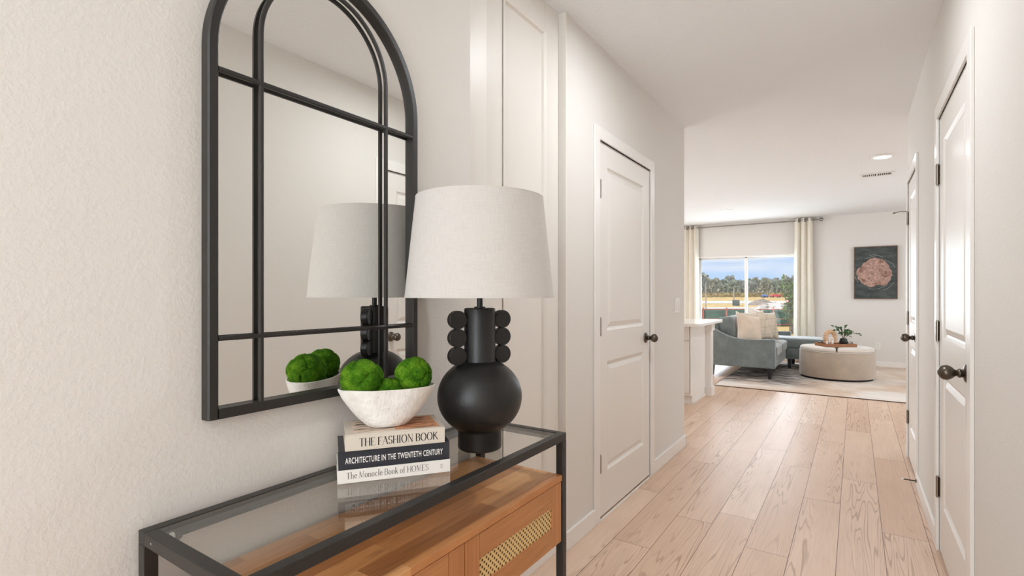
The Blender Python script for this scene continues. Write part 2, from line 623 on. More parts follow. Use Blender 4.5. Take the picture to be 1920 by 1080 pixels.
RDs = [(2.352, 3.130), (4.172, 4.800)]
wr_ = MB()
ys = [-2.7, RDs[0][0] - .006, RDs[0][1] + .006, RDs[1][0] - .006, RDs[1][1] + .006, 4.88]
for a, b in ((ys[0], ys[1]), (ys[2], ys[3]), (ys[4], ys[5])): wr_.box(XR, XR + .12, a, b, 0, CEIL + .001)
for a, b in RDs: wr_.box(XR, XR + .12, a - .006, b + .006, 2.036, CEIL)
struct(wr_, 'wall_right', M['wall'])
# far wall with the slider opening
WX0, WX1, WZ0, WZ1 = -2.62, -.88, .30, 1.945
wf = MB()
wf.box(-6.1, WX0, FY, FY + .14, 0, CEIL2); wf.box(WX1, 3.4, FY, FY + .14, 0, CEIL2)
wf.box(WX0, WX1, FY, FY + .14, 0, WZ0); wf.box(WX0, WX1, FY, FY + .14, WZ1, CEIL2)
struct(wf, 'wall_far', M['wall'])
struct(MB().box(-6.1, -6.0, 4.1, FY + .1, 0, CEIL2).box(-6.1, XL - .14, 4.0, 4.19, 0, CEIL2), 'wall_kitchen', M['wall'])
struct(MB().box(3.3, 3.4, 4.8, FY + .1, 0, CEIL2).box(XR + .12, 3.4, 4.76, 4.88, 0, CEIL2), 'wall_living', M['wall'])
struct(MB().box(-1.3, .5, -2.8, -2.7, 0, CEIL), 'wall_back', M['wall'])

# recess panelling: stiles, rails, and a thin moulding around each sunken panel
p0 = XL - RD
t = MB()
for a, b in ((RY0, 1.565), (1.565, 1.715), (2.028, RY1)):
    t.box(p0, p0 + .014, a + (.0 if a > 1.5 else 0), b, 0, CEIL, .0015)
t.box(p0, p0 + .014, 1.715, 2.028, 2.405, CEIL, .0015)
t.box(p0, p0 + .014, 1.715, 2.028, 0, .22, .0015)
struct(t, 'trim_1', M['panel'])
t = MB()
t.box(p0 + .0142, p0 + .034, RY0, 1.56, .14, CEIL, .002)
t.panel(lambda a, z, d: (p0 + .0145 - d, a, z), 1.69, 2.045, .2, 2.425, [(0, -.004), (.008, -.004), (.02, .004), (.025, .0135)])
t.box(XL - .012, XL + .004, RY1 - .0025, RY1 + .012, 0, CEIL - .001, .001)
struct(t, 'trim_2', M['panel'])


def baseboard(name, segs, h=.082):
    t = MB()
    for (x0, x1, y0, y1) in segs:
        t.box(x0, x1, y0, y1, 0, h, .003)
    return struct(t, name, M['trim'])


BT = .013
baseboard('baseboard_left', [(XL, XL + BT, -2.7, RY0), (XL, XL + BT, RY1, 2.47), (XL, XL + BT, 3.425, 4.196 + BT), (XL - .14, XL + BT, 4.196, 4.196 + BT)], .088)
baseboard('baseboard_recess', [(p0 + .014, p0 + .026, RY0, RY1)], .13)
baseboard('baseboard_right', [(XR - BT, XR, -2.7, 2.28), (XR - BT, XR, 3.20, 4.105), (XR - BT, XR + .12, 4.87, 4.88 + BT)], .088)
baseboard('baseboard_far', [(-6, 3.3, FY - BT, FY)], .09)


# ------------------------------------------------------------ doors
def interior_door(idx, x, sgn, y0, y1, hinge_y, knob_y, kz=.93):
    # sgn: direction from the wall into the hall
    root = setting('door_%d' % idx, (x, (y0 + y1) / 2, 0))
    th = .035
    fx = x - sgn * .001            # door face, flush with the wall

    def place(a, z, d): return (fx - sgn * d, a, z)
    slab = MB()
    z0, z1 = .012, 2.03
    st = .112 if y1 - y0 > .7 else .095
    zr = [(z0, .24), (.842, 1.012), (1.915, z1)]
    lo, hi = min(fx, fx - sgn * th), max(fx, fx - sgn * th)
    slab.box(lo, hi, y0, y0 + st, z0, z1); slab.box(lo, hi, y1 - st, y1, z0, z1)
    for a, b in zr: slab.box(lo, hi, y0 + st, y1 - st, a, b)
    slab.box(fx - sgn * .016 if sgn < 0 else fx - .03, fx - sgn * .03 if sgn < 0 else fx - .016, y0 + st, y1 - st, z0, z1)
    for a, b in ((.24, .842), (1.012, 1.915)):
        slab.panel(place, y0 + st, y1 - st, a, b, [(0, 0), (.004, .0035), (.012, .009), (.02, .011), (.024, .0095), (.044, .003), (.048, .0022)])
    slab.build('door_slab', M['door'], root)
    for hz in (.305, 1.04, 1.778):
        h = MB()
        h.cyl((x + sgn * .008, hinge_y, hz - .046), (x + sgn * .008, hinge_y, hz + .046), .0065, n=12)
        for q in (-.048, .048): h.cyl((x + sgn * .008, hinge_y, hz + q - .003), (x + sgn * .008, hinge_y, hz + q + .003), .0045, n=10)
        dd = -1 if hinge_y > (y0 + y1) / 2 else 1
        h.box(min(x - sgn * .001, x + sgn * .0015), max(x - sgn * .001, x + sgn * .0015), min(hinge_y, hinge_y + dd * .02), max(hinge_y, hinge_y + dd * .02), hz - .045, hz + .045)
        h.box(min(x - sgn * .001, x + sgn * .0085), max(x - sgn * .001, x + sgn * .0085), hinge_y - dd * .010, hinge_y - dd * .004, hz - .045, hz + .045)
        h.build('hinge', M['nickel'], root, smooth=40)
    ax = (sgn, 0, 0)
    k = MB()
    k.lathe([(0, 0), (.033, 0), (.033, .004), (.029, .009), (.017, .012), (.013, .016), (.0165, .020), (.0165, .024), (.0105, .030), (.0135, .036), (.021, .043),
             (.0265, .053), (.0275, .061), (.025, .070), (.018, .078), (.008, .083), (0, .084)], (fx, knob_y, kz), 32, ax)
    k.build('door_knob', M['bronze'], root, smooth=60)
    # jamb lining and casing
    c = MB()
    cw, ct = .066, .012
    a, b = (x, x + sgn * ct) if sgn > 0 else (x + sgn * ct, x)
    for q0, q1 in ((y0 - .008 - cw, y0 - .008), (y1 + .008, y1 + .008 + cw)):
        c.box(a, b, q0, q1, 0, 2.042 + cw, .003)
        m = q0 if q0 < y0 - .05 else q1 - .012
    c.box(a, b, y0 - .008, y1 + .008, 2.042, 2.042 + cw, .003)
    ja, jb = (x - .12, x) if sgn > 0 else (x, x + .12)
    c.box(ja, jb, y0 - .02, y0 - .004, 0, 2.04); c.box(ja, jb, y1 + .004, y1 + .02, 0, 2.04); c.box(ja, jb, y0 - .02, y1 + .02, 2.034, 2.05)
    # stops
    sa, sb = (x - .055, x - .037) if sgn > 0 else (x + .037, x + .055)
    c.box(sa, sb, y0 - .004, y0 + .01, 0, 2.034); c.box(sa, sb, y1 - .01, y1 + .004, 0, 2.034)
    struct(c, 'trim_%d' % (idx + 2), M['trim'])
    return root


interior_door(1, XL, 1, LD0, LD1, LD0 - .003, LD1 - .075)
d2 = interior_door(2, XR, -1, RDs[0][0], RDs[0][1], RDs[0][1] + .003, RDs[0][0] + .062)
d3 = interior_door(3, XR, -1, RDs[1][0], RDs[1][1], RDs[1][1] + .003, RDs[1][0] + .062)
# hinge-pin stop on the far door's top hinge
h = MB().tube([(XR - .01, 4.803, 1.83), (XR - .05, 4.80, 1.834), (XR - .085, 4.795, 1.825)], .0035, 8)
h.cyl((XR - .083, 4.795, 1.825), (XR - .095, 4.793, 1.823), .007, n=12)
h.build('hinge_pin_stop', M['nickel'], d3, smooth=40)
# threshold under the left door: transition strip and the grey floor edge behind
struct(MB().box(XL - .05, XL - .02, LD0 + .0, LD1, 0, .006, .002).box(XL + .002, XL + .012, LD0, LD1, 0, .003), 'trim_6', M['trim'])

t = thing('door_stop', 'thin bronze spring door stop sticking out of the right baseboard', 'door stop', (XR - BT, 4.06, .05))
MB().cyl((XR - BT, 4.06, .05), (XR - BT - .006, 4.06, .05), .011, n=16).build('base_plate', M['bronze'], t, smooth=40)
s_ = []
for i in range(140):
    a = i / 140 * 2 * PI * 14
    s_.append((XR - BT - .006 - .06 * i / 140, 4.06 + .0035 * math.cos(a), .05 + .0035 * math.sin(a)))
MB().tube(s_, .0014, 5).cyl((XR - BT - .006, 4.06, .05), (XR - BT - .064, 4.06, .05), .003, n=8).build('spring', M['bronze'], t, smooth=True)
MB().cyl((XR - BT - .064, 4.06, .05), (XR - BT - .076, 4.06, .05), .006, .005, n=14).build('rubber_tip', M['white_plastic'], t, smooth=40)

# ------------------------------------------------------------ window and its surroundings
win = setting('window_1', ((WX0 + WX1) / 2, FY, WZ0))
f = MB()
fw = .045
for a in ((WX0, WX0 + fw), (WX1 - fw, WX1), (-1.765, -1.715)): f.box(a[0], a[1], FY + .05, FY + .10, WZ0, WZ1, .004)
f.box(WX0, WX1, FY + .05, FY + .10, WZ0, WZ0 + fw, .004); f.box(WX0, WX1, FY + .05, FY + .10, WZ1 - fw * .6, WZ1, .004)
f.build('window_frame', M['white_plastic'], win)
for a, b in ((WX0 + fw, -1.765), (-1.715, WX1 - fw)):
    MB().box(a, b, FY + .072, FY + .076, WZ0 + fw, WZ1 - fw * .6).build('pane', M['window_glass'], win)
f = MB()
for a, b in ((WX0 - .02, WX0), (WX1, WX1 + .02)): f.box(a, b, FY - .012, FY + .05, WZ0, WZ1, .002)
f.box(WX0 - .02, WX1 + .02, FY - .012, FY + .05, WZ1 - .005, WZ1 + .02, .002)
f.box(WX0 - .03, WX1 + .03, FY - .04, FY + .05, WZ0 - .02, WZ0, .002)
f.build('window_sill', M['trim'], win)

rod = thing('curtain_rod', 'long chrome curtain rod with a ball finial over the wide window', 'curtain rod', (-1.7, FY - .09, 2.52))
RZ, RYY = 2.545, FY - .09
MB().cyl((-3.1, RYY, RZ), (-.56, RYY, RZ), .0105, n=20).build('rod', M['dark_chrome'], rod, smooth=40)
for sx_, e in ((-1, -3.1), (1, -.56)):
    MB().lathe([(0, 0), (.017, 0), (.017, .012), (.008, .02), (.008, .028), (.02, .034), (.033, .05), (.036, .066), (.030, .085), (.016, .098), (0, .101)],
               (e, RYY, RZ), 24, (sx_, 0, 0)).build('finial', M['dark_chrome'], rod, smooth=60)
for e in (-2.95, -.66):
    MB().cyl((e, RYY, RZ), (e, FY, RZ), .007, n=10).cyl((e, FY - .006, RZ), (e, FY, RZ), .025, n=20).build('bracket', M['chrome'], rod, smooth=40)


def curtain(x0, x1, label, waves, ph=0):
    root = thing('curtain', label, 'curtain', ((x0 + x1) / 2, RYY, .03), 0, 'ivory curtains at the wide window')
    nu, nz = 140, 40
    m = MB(); g = []
    for j in range(nz + 1):
        z = .03 + (2.59 - .03) * j / nz
        row = []
        k = 1 - j / nz
        for i in range(nu + 1):
            u = i / nu
            w = x0 + (x1 - x0) * u
            amp = .052 * (1 - .15 * k) * (.85 + .25 * noise.noise(Vector((u * 3, k * 1.5, x0))))
            y = RYY + amp * math.sin(2 * PI * waves * u + ph + .5 * k * noise.noise(Vector((u * 2, 3, k * 2))))
            x = w + .012 * math.sin(4 * PI * waves * u + ph) * (.6 + .6 * k) + (u - .5) * .03 * k
            row.append(m.bm.verts.new((x, y, z)))
        g.append(row)
    for a, b in zip(g, g[1:]):
        for i in range(nu): m.bm.faces.new((a[i], a[i + 1], b[i + 1], b[i]))
    m.build('curtain_fabric', M['curtain'], root, smooth=True, solid=.003)
    for q in range(int(waves * 2)):
        u = (q * PI - ph) / (2 * PI * waves)
        if .02 < u < .98:
            x = x0 + (x1 - x0) * u
            MB().lathe([(.021, -.004), (.030, -.004), (.030, .004), (.021, .004)], (x, RYY, RZ), 20, (1, .35 if q % 2 else -.35, 0), close=True).build('grommet', M['dark_chrome'], root, smooth=50)


curtain(-2.99, -2.60, 'ivory curtain panel at the left side of the wide window', 4.2, .4)
curtain(-.925, -.60, 'ivory curtain panel at the right side of the wide window', 3.3, .9)

# ------------------------------------------------------------ ceiling fixtures
for x, y, z, lab in ((.23, 6.34, CEIL2, 'round flush ceiling light nearest the hall, above the floor planks'), (-1.75, 8.95, CEIL2, 'round flush ceiling light farther back, above the sofa'),
                     (-.42, 2.2, CEIL, 'round flush ceiling light in the hall above the console table'), (-.42, -1.0, CEIL, 'added round flush ceiling light in the unseen foyer')):  # the foyer disc is added to go with its fill light
    t = thing('ceiling_light', lab, 'ceiling light', (x, y, z), 0, 'flush disc ceiling lights')
    MB().lathe([(.070, -.002), (.075, -.012), (.092, -.010), (.095, 0)], (x, y, z), 48).build('trim_ring', M['white_plastic'], t, smooth=50)
    e = bpy.data.materials.get('lit_diffuser')
    if not e:
        nt = NT('lit_diffuser', .5, 0, (1, 1, 1, 1)); e = nt.m
        nt.b.inputs['Emission Color'].default_value = (1, .97, .92, 1); nt.b.inputs['Emission Strength'].default_value = 3
    MB().lathe([(0, -.014), (.05, -.013), (.075, -.008)], (x, y, z), 48).build('diffuser', e, t, smooth=True)

t = thing('air_vent', 'white slotted air vent in the living room ceiling', 'vent', (.21, 7.28, CEIL2))
vx0, vx1, vy0, vy1 = .045, .375, 7.16, 7.34
fr = MB()
for b in ((vx0, vx1, vy0, vy0 + .028), (vx0, vx1, vy1 - .028, vy1), (vx0, vx0 + .028, vy0 + .028, vy1 - .028), (vx1 - .028, vx1, vy0 + .028, vy1 - .028), (.203, .217, vy0 + .028, vy1 - .028)):
    fr.box(*b, CEIL2 - .008, CEIL2)
fr.build('frame', M['white_plastic'], t)
MB().box(vx0 + .02, vx1 - .02, vy0 + .02, vy1 - .02, CEIL2 - .002, CEIL2 - .0005).build('backing', M['dark'], t)
sl = MB()
for i in range(16):
    x = vx0 + .034 + i * (vx1 - vx0 - .068) / 15
    if abs(x - .21) < .009: continue
    sl.box(-.004, .004, vy0 + .028, vy1 - .028, -.0008, .0008, mat=Matrix.Translation((x, 0, CEIL2 - .005)) @ Matrix.Rotation(.8 if x < .21 else -.8, 4, 'Y'))
sl.build('slats', M['white_plastic'], t)

# switches and outlet
t = thing('light_switch', 'white double rocker light switch plate on the left hall wall', 'light switch', (XL, 3.99, 1.13))
MB().box(XL, XL + .006, 3.932, 4.05, 1.072, 1.187, .002).build('cover_plate', M['white_plastic'], t)
for yy in (3.968, 4.014): MB().box(XL + .006, XL + .011, yy - .016, yy + .016, 1.097, 1.162, .002).build('rocker', M['trim'], t)
t = thing('wall_outlet', 'white wall outlet low on the far wall beside the ottoman', 'outlet', (.32, FY, .29))
MB().box(.284, .36, FY - .006, FY, .29, .405, .002).build('cover_plate', M['white_plastic'], t)
for z in (.325, .37):
    MB().box(.305, .339, FY - .009, FY - .006, z - .014, z + .014, .004).build('socket', M['trim'], t)
    for x in (.315, .329): MB().box(x - .0015, x + .0015, FY - .0095, FY - .009, z - .005, z + .006).build('slot', M['dark'], t)

# ------------------------------------------------------------ console table
CX0, CX1, CY0, CY1, CZ = -1.122, -.772, .412, 1.47, .768
S = .0245
con = thing('console_table', 'black metal console table with glass top and wooden cane-front drawers against left wall', 'console table', ((CX0 + CX1) / 2, (CY0 + CY1) / 2, 0))
f = MB()
f.box(CX0, CX0 + S, CY0, CY1, CZ - S, CZ, .0018); f.box(CX1 - S, CX1, CY0, CY1, CZ - S, CZ, .0018)
f.box(CX0 + S, CX1 - S, CY0, CY0 + S, CZ - S, CZ, .0018); f.box(CX0 + S, CX1 - S, CY1 - S, CY1, CZ - S, CZ, .0018)
f.box(CX0 + S, CX0 + S + .012, CY0 + S, CY1 - S, CZ - S, CZ - S + .003)
f.box(CX1 - S - .012, CX1 - S, CY0 + S, CY1 - S, CZ - S, CZ - S + .003)
f.build('top_frame', M['black_metal'], con)
for x in (CX0, CX1 - S):
    for y in (CY0, CY1 - S):
        MB().box(x, x + S, y, y + S, .006, CZ - S, .0015).build('leg', M['black_metal'], con)
        MB().cyl((x + S / 2, y + S / 2, 0), (x + S / 2, y + S / 2, .006), .009, n=12).build('foot', M['black_felt'], con)
for y in (CY0, CY1 - S): MB().box(CX0 + S, CX1 - S, y, y + S, .05, .05 + S, .0015).build('lower_rail', M['black_metal'], con)
MB().box(CX0 + S + .0005, CX1 - S - .0005, CY0 + S + .0005, CY1 - S - .0005, CZ - .0065, CZ - .0015).build('glass_top', M['table_glass'], con)
for x, dx in ((CX0 + S, 1), (CX1 - S, -1)):
    for y, dy in ((CY0 + S, 1), (CY1 - S, -1)):
        br = MB()
        br.prism([(x, y, CZ - S), (x + dx * .034, y, CZ - S), (x + dx * .034, y + dy * .018, CZ - S), (x + dx * .018, y + dy * .034, CZ - S), (x, y + dy * .034, CZ - S)], (0, 0, .003))
        br.build('corner_bracket', M['black_metal'], con)
        MB().lathe([(0, .010), (.004, .010), (.0052, .006), (.0052, 0), (0, 0)], (x + dx * .016, y + dy * .016, CZ - S + .003), 16).build('glass_bumper', M['white_plastic'], con, smooth=50)
MB().cyl((CX0 + .055, CY0 - .0004, CZ - .012), (CX0 + .055, CY0 + .001, CZ - .012), .0022, n=10).build('screw', M['chrome'], con)
BZ0, BZ1 = .425, .638
bx = MB()
bx.box(CX0 + .002, CX1 - .002, CY0 + S + .001, CY1 - S - .001, BZ1 - .019, BZ1, .001)
bx.build('wood_top', M['console_wood'], con)
bx = MB()
bx.box(CX0 + .004, CX1 - .024, CY0 + S + .001, CY0 + S + .02, BZ0, BZ1 - .019); bx.box(CX0 + .004, CX1 - .024, CY1 - S - .02, CY1 - S - .001, BZ0, BZ1 - .019)
bx.box(CX0 + .004, CX1 - .024, CY0 + S + .02, CY1 - S - .02, BZ0, BZ0 + .014); bx.box(CX0 + .004, CX0 + .014, CY0 + S + .02, CY1 - S - .02, BZ0 + .014, BZ1 - .019)
bx.build('drawer_case', M['drawer_wood'], con)
ymid = .958
for a, bq in ((CY0 + S + .003, ymid - .0015), (ymid + .0015, CY1 - S - .003)):
    dr = MB()
    x0, x1 = CX1 - .022, CX1 - .004
    z0, z1 = BZ0 + .002, BZ1 - .0215
    st = .058
    dr.box(x0, x1, a + st, bq - st, z0, .487); dr.box(x0, x1, a + st, bq - st, .553, z1)
    o = dr.build('drawer', M['drawer_wood'], con, bevel=.0008, seg=1)
    for q0, q1 in ((a, a + st - .0008), (bq - st + .0008, bq)):
        MB().box(x0, x1, q0, q1, z0, z1, .0008).build('stile', M['drawer_stile'], o)
    MB().box(x1 - .008, x1 - .004, a + st, bq - st, .487, .553).build('cane_panel', M['cane'], o)

# ------------------------------------------------------------ wall mirror
MX = XL + .003
MY0, MY1, MZ0, SPR = .533, 1.147, .948, 1.735
MC = (MY0 + MY1) / 2; MR = (MY1 - MY0) / 2
mir = thing('wall_mirror', 'tall arched mirror with black window-pane muntins on the left wall', 'mirror', (XL, MC, MZ0))


def arch(r, zb, n=40, x=0, MC=MC, SPR=SPR):
    pts = [(x, MC - r, zb)]
    for i in range(n + 1):
        a = PI - PI * i / n
        pts.append((x, MC + r * math.cos(a), SPR + r * math.sin(a)))
    pts.append((x, MC + r, zb))
    return pts


fr = MB()
fw, fd = .022, .028
pr = [(-fw / 2, 0), (fw / 2, 0), (fw / 2, fd - .003), (fw / 2 - .003, fd), (-fw / 2 + .003, fd), (-fw / 2, fd - .003)]
path = [Vector(p) for p in arch(MR - fw / 2, MZ0 + .0, 40, XL)]
path.insert(1, Vector((XL, MC - MR + fw / 2, SPR - .02)))
path.insert(-1, Vector((XL, MC + MR - fw / 2, SPR - .02)))
fr.sweep(path, pr, (1, 0, 0))
fr.box(XL, XL + fd, MY0 + fw - .0002, MY1 - fw + .0002, MZ0, MZ0 + fw)
fr.build('mirror_frame', M['black_metal'], mir, smooth=35)
g = MB()
g.prism([(XL + .002, p[1], p[2]) for p in arch(MR - fw + .003, MZ0 + fw - .004, 60)], (.008, 0, 0))
g.build('mirror_glass', M['mirror'], mir)
mp = [(-.0052, 0), (.0052, 0), (.0052, .0062), (.003, .008), (-.003, .008), (-.0052, .0062)]
IR = .186
gx = XL + .0185
m = MB()
m.sweep([(gx, p[1], p[2]) for p in arch(IR, MZ0 + fw, 40, 0, .836, 1.80)], mp, (1, 0, 0)); m.build('arched_muntin', M['black_metal'], mir, smooth=35)
for z in (1.118, 1.688):
    m = MB(); m.sweep([(gx + .0004, MY0 + fw, z), (gx + .0004, MY1 - fw, z)], mp, (1, 0, 0)); m.build('muntin', M['black_metal'], mir, smooth=35)

# ------------------------------------------------------------ books
SA = math.atan2(.983 - .770, -.845 + 1.003)
E_ = Vector((math.cos(SA), math.sin(SA), 0)); NF = Vector((math.sin(SA), -math.cos(SA), 0))   # along the spine, out of the spine


def on_spine(o, u, w, out): return o + E_ * u + Vector((0, 0, w)) + NF * out


G = {   # single-stroke capitals and small letters, cap height 1
    'T': (.78, [[(0, 1), (.78, 1)], [(.39, 1), (.39, 0)]]), 'H': (.86, [[(.1, 0), (.1, 1)], [(.76, 0), (.76, 1)], [(.1, .52), (.76, .52)]]),
    'E': (.68, [[(.1, 0), (.1, 1)], [(.1, 1), (.62, 1)], [(.1, .52), (.5, .52)], [(.1, 0), (.66, 0)]]),
    'F': (.64, [[(.1, 0), (.1, 1)], [(.1, 1), (.62, 1)], [(.1, .52), (.5, .52)]]),
    'A': (.84, [[(.04, 0), (.42, 1)], [(.42, 1), (.8, 0)], [(.17, .34), (.66, .34)]]),
    'I': (.3, [[(.15, 0), (.15, 1)]]), 'N': (.9, [[(.1, 0), (.1, 1)], [(.1, 1), (.78, 0)], [(.78, 0), (.78, 1)]]),
    'K': (.82, [[(.1, 0), (.1, 1)], [(.1, .42), (.7, 1)], [(.3, .6), (.78, 0)]]),
    'M': (1.05, [[(.1, 0), (.14, 1)], [(.14, 1), (.52, .05)], [(.52, .05), (.9, 1)], [(.9, 1), (.95, 0)]]),
    'l': (.28, [[(.14, 0), (.14, 1.05)]]), 'k': (.6, [[(.1, 0), (.1, 1.05)], [(.1, .28), (.48, .62)], [(.25, .4), (.56, 0)]])}


def arc(cx, cy, rx, ry, a0, a1, n=14):
    return [(cx + rx * math.cos(math.radians(a0 + (a1 - a0) * i / n)), cy + ry * math.sin(math.radians(a0 + (a1 - a0) * i / n))) for i in range(n + 1)]


G['O'] = (.96, [arc(.48, .5, .42, .51, 0, 360, 28)])
G['S'] = (.64, [arc(.32, .75, .25, .25, 20, 180, 10) + arc(.32, .75, .25, .25, 180, 270, 6)[1:] + arc(.32, .25, .27, .25, 90, -90, 10)[1:] + arc(.32, .25, .27, .25, -90, -165, 6)[1:]])
G['B'] = (.74, [[(.1, 0), (.1, 1)], [(.1, 1), (.4, 1)] + arc(.4, .76, .24, .24, 90, -90, 10) + [(.1, .52)], [(.1, .52), (.42, .52)] + arc(.42, .26, .27, .26, 90, -90, 10) + [(.1, 0)]])
G['o'] = (.58, [arc(.29, .31, .23, .31, 0, 360, 24)])
G['e'] = (.52, [[(.06, .36), (.46, .36)] + arc(.26, .33, .21, .3, 5, 320, 18)])
G['c'] = (.5, [arc(.28, .31, .22, .31, 45, 315, 18)])
G['n'] = (.6, [[(.1, 0), (.1, .6)], arc(.3, .36, .2, .24, 165, 0, 10) + [(.5, 0)]])
G['h'] = (.6, [[(.1, 0), (.1, 1.05)], arc(.3, .36, .2, .24, 165, 0, 10) + [(.5, 0)]])
G['f'] = (.4, [[(.16, 0), (.16, .8)] + arc(.34, .82, .18, .2, 180, 60, 8), [(.02, .6), (.34, .6)]])


def serif_text(txt, origin, u0, w0, width, cap, thick, thin, name, mat, parent, slope=0.0):
    tot = sum((G[c][0] + .12) if c != ' ' else .34 for c in txt) - .12
    k = width / (tot * cap)           # horizontal squeeze
    m = MB(); x = 0
    for ch in txt:
        if ch == ' ': x += .34; continue
        w, strokes = G[ch]
        lay = 0
        for st in strokes:
            lay += 1
            out = .00035 + lay * .00006
            L_, R_ = [], []
            for i, (a, b) in enumerate(st):
                p, q = st[max(i - 1, 0)], st[min(i + 1, len(st) - 1)]
                if st[0] == st[-1] and i in (0, len(st) - 1): p, q = st[-2], st[1]
                dx, dy = (q[0] - p[0]), (q[1] - p[1]); ll = math.hypot(dx, dy) or 1
                v = abs(dy) / ll
                if ch in 'ANM' and dx * dy > 0 and abs(dx) > .06: v = .0
                if ch in 'NM' and abs(dx) < .06: v = .15
                hw = (thin + (thick - thin) * v ** 1.5) / 2
                nx, ny = -dy / ll * hw, dx / ll * hw
                L_.append((a + nx, b + ny)); R_.append((a - nx, b - ny))
            vs = [[m.bm.verts.new(on_spine(origin, u0 + (x + p[0]) * cap * k, w0 + p[1] * cap, out)) for p in row] for row in (L_, R_)]
            for i in range(len(st) - 1): m.bm.faces.new((vs[0][i], vs[0][i + 1], vs[1][i + 1], vs[1][i]))
            for (a, b) in (st[0], st[-1]):        # hairline serifs on stem ends
                j = 0 if (a, b) == st[0] else -1
                d = (st[1][0] - st[0][0], st[1][1] - st[0][1]) if j == 0 else (st[-1][0] - st[-2][0], st[-1][1] - st[-2][1])
                if abs(d[1]) > abs(d[0]) * 1.2 and (b in (0, 1, 1.05, .6)) and st[0] != st[-1]:
                    q = [(a - .11, b - thin / 2), (a + .11, b - thin / 2), (a + .11, b + thin / 2), (a - .11, b + thin / 2)]
                    m.quad(*[on_spine(origin, u0 + (x + p[0]) * cap * k, w0 + p[1] * cap, out + .0001) for p in q])
                elif abs(d[0]) > abs(d[1]) and ch in 'TEF' and abs(d[1]) < .01:
                    s2 = -.13 if b > .9 else (.13 if b < .1 else 0)
                    if s2 and a > .3 or (ch == 'T' and s2):
                        q = [(a - thin / 2, b), (a + thin / 2, b), (a + thin / 2, b + s2), (a - thin / 2, b + s2)]
                        m.quad(*[on_spine(origin, u0 + (x + p[0]) * cap * k, w0 + p[1] * cap, out + .0001) for p in q])
        x += w + .12
    return m.build(name, mat, parent)


def sans_text(txt, origin, u0, w0, width, cap, name, mat, parent):
    cu = bpy.data.curves.new('t', 'FONT'); cu.body = txt; cu.size = 1; cu.offset = .014; cu.resolution_u = 4; cu.space_character = 1.1
    o = bpy.data.objects.new('t', cu); C.objects.link(o)
    bpy.context.view_layer.update()
    me = bpy.data.meshes.new_from_object(o.evaluated_get(bpy.context.evaluated_depsgraph_get()))
    bpy.data.objects.remove(o)
    xs = [v.co.x for v in me.vertices]; ysv = [v.co.y for v in me.vertices]
    x0, x1, y0, y1 = min(xs), max(xs), min(ysv), max(ysv)
    m = MB(); m.bm.from_mesh(me); bpy.data.meshes.remove(me)
    for v in m.bm.verts:
        v.co = on_spine(origin, u0 + (v.co.x - x0) / (x1 - x0) * width, w0 + (v.co.y - y0) / (y1 - y0) * cap, .0004)
    return m.build(name, mat, parent, fixn=False)


M['paper'] = plain('book_pages', (236, 228, 214), .9)
M['cover_white'] = plain('white_cover', (240, 237, 232), .35)
M['cover_navy'] = plain('charcoal_navy_cover', (44, 46, 54), .4, var=.06)
M['cover_cream'] = plain('cream_cover', (216, 206, 192), .45)
M['ink'] = plain('black_ink', (22, 20, 20), .6)
M['ink_grey'] = plain('grey_ink', (88, 84, 82), .6)
M['ink_white'] = plain('white_ink', (244, 242, 238), .5)
M['print_orange'] = plain('orange_print', (214, 152, 112), .5, var=.15, vscale=60)
M['print_grey'] = plain('pale_grey_print', (200, 194, 184), .5)
M['print_cream'] = plain('cream_print', (228, 206, 186), .5)


def book(origin, ln, dp, h, cover, label, rot=0):
    # origin: front-left bottom corner of the spine
    root = thing('book', label, 'book', origin, 0, 'stack of three coffee table books')
    c = MB()
    ct = .0028

    def bx(u0, u1, d0, d1, z0, z1, mb):
        pts = [origin + E_ * u - NF * d + Vector((0, 0, z0)) for u, d in ((u0, d0), (u1, d0), (u1, d1), (u0, d1))]
        mb.prism(pts, (0, 0, z1 - z0))
    bx(0, ln, 0, dp, 0, ct, c); bx(0, ln, 0, dp, h - ct, h, c); bx(0, ln, 0, ct, ct, h - ct, c)
    o = c.build('cover', cover, root, bevel=.0007, seg=2)
    c = MB(); bx(.004, ln - .004, ct, dp - .004, ct, h - ct, c)
    c.build('pages', M['paper'], root)
    return root


GT = CZ - .0010
o1 = Vector((-1.004, .769, GT)); h1 = .0315
b1 = book(o1, .268, .142, h1, M['cover_white'], 'white hardback book at the bottom of the stack on the glass top')
serif_text('The Monocle Book of HOMES', o1, .020, .0105, .193, .0145, .13, .04, 'title_lettering', M['ink_grey'], b1)
mk = MB()
for i in range(3): mk.quad(*[on_spine(o1, .243 + a, .011 + i * .004 + b_, .0004) for a, b_ in ((0, 0), (.0055, 0), (.0055, .0026), (0, .0026))])
mk.build('publisher_mark', M['print_grey'], b1)
o2 = Vector((-1.003, .771, GT + h1)); h2 = .0455
b2 = book(o2, .264, .142, h2, M['cover_navy'], 'charcoal navy hardback book in the middle of the stack')
sans_text('ARCHITECTURE IN THE TWENTETH CENTURY', o2, .015, .014, .232, .0145, 'title_lettering', M['ink_white'], b2)
o3 = Vector((-.988, .778, GT + h1 + h2)); h3 = .0385
b3 = book(o3, .236, .142, h3, M['cover_cream'], 'cream hardback book with an illustrated cover on top of the stack')
serif_text('THE FASHION BOOK', o3, .032, .0095, .186, .0185, .17, .035, 'title_lettering', M['ink'], b3)


# printed cover drawing: bands of orange and grey with loose black lines
def on_top(u, d, k): return o3 + E_ * u - NF * d + Vector((0, 0, h3 + .0002 + k * .0001))


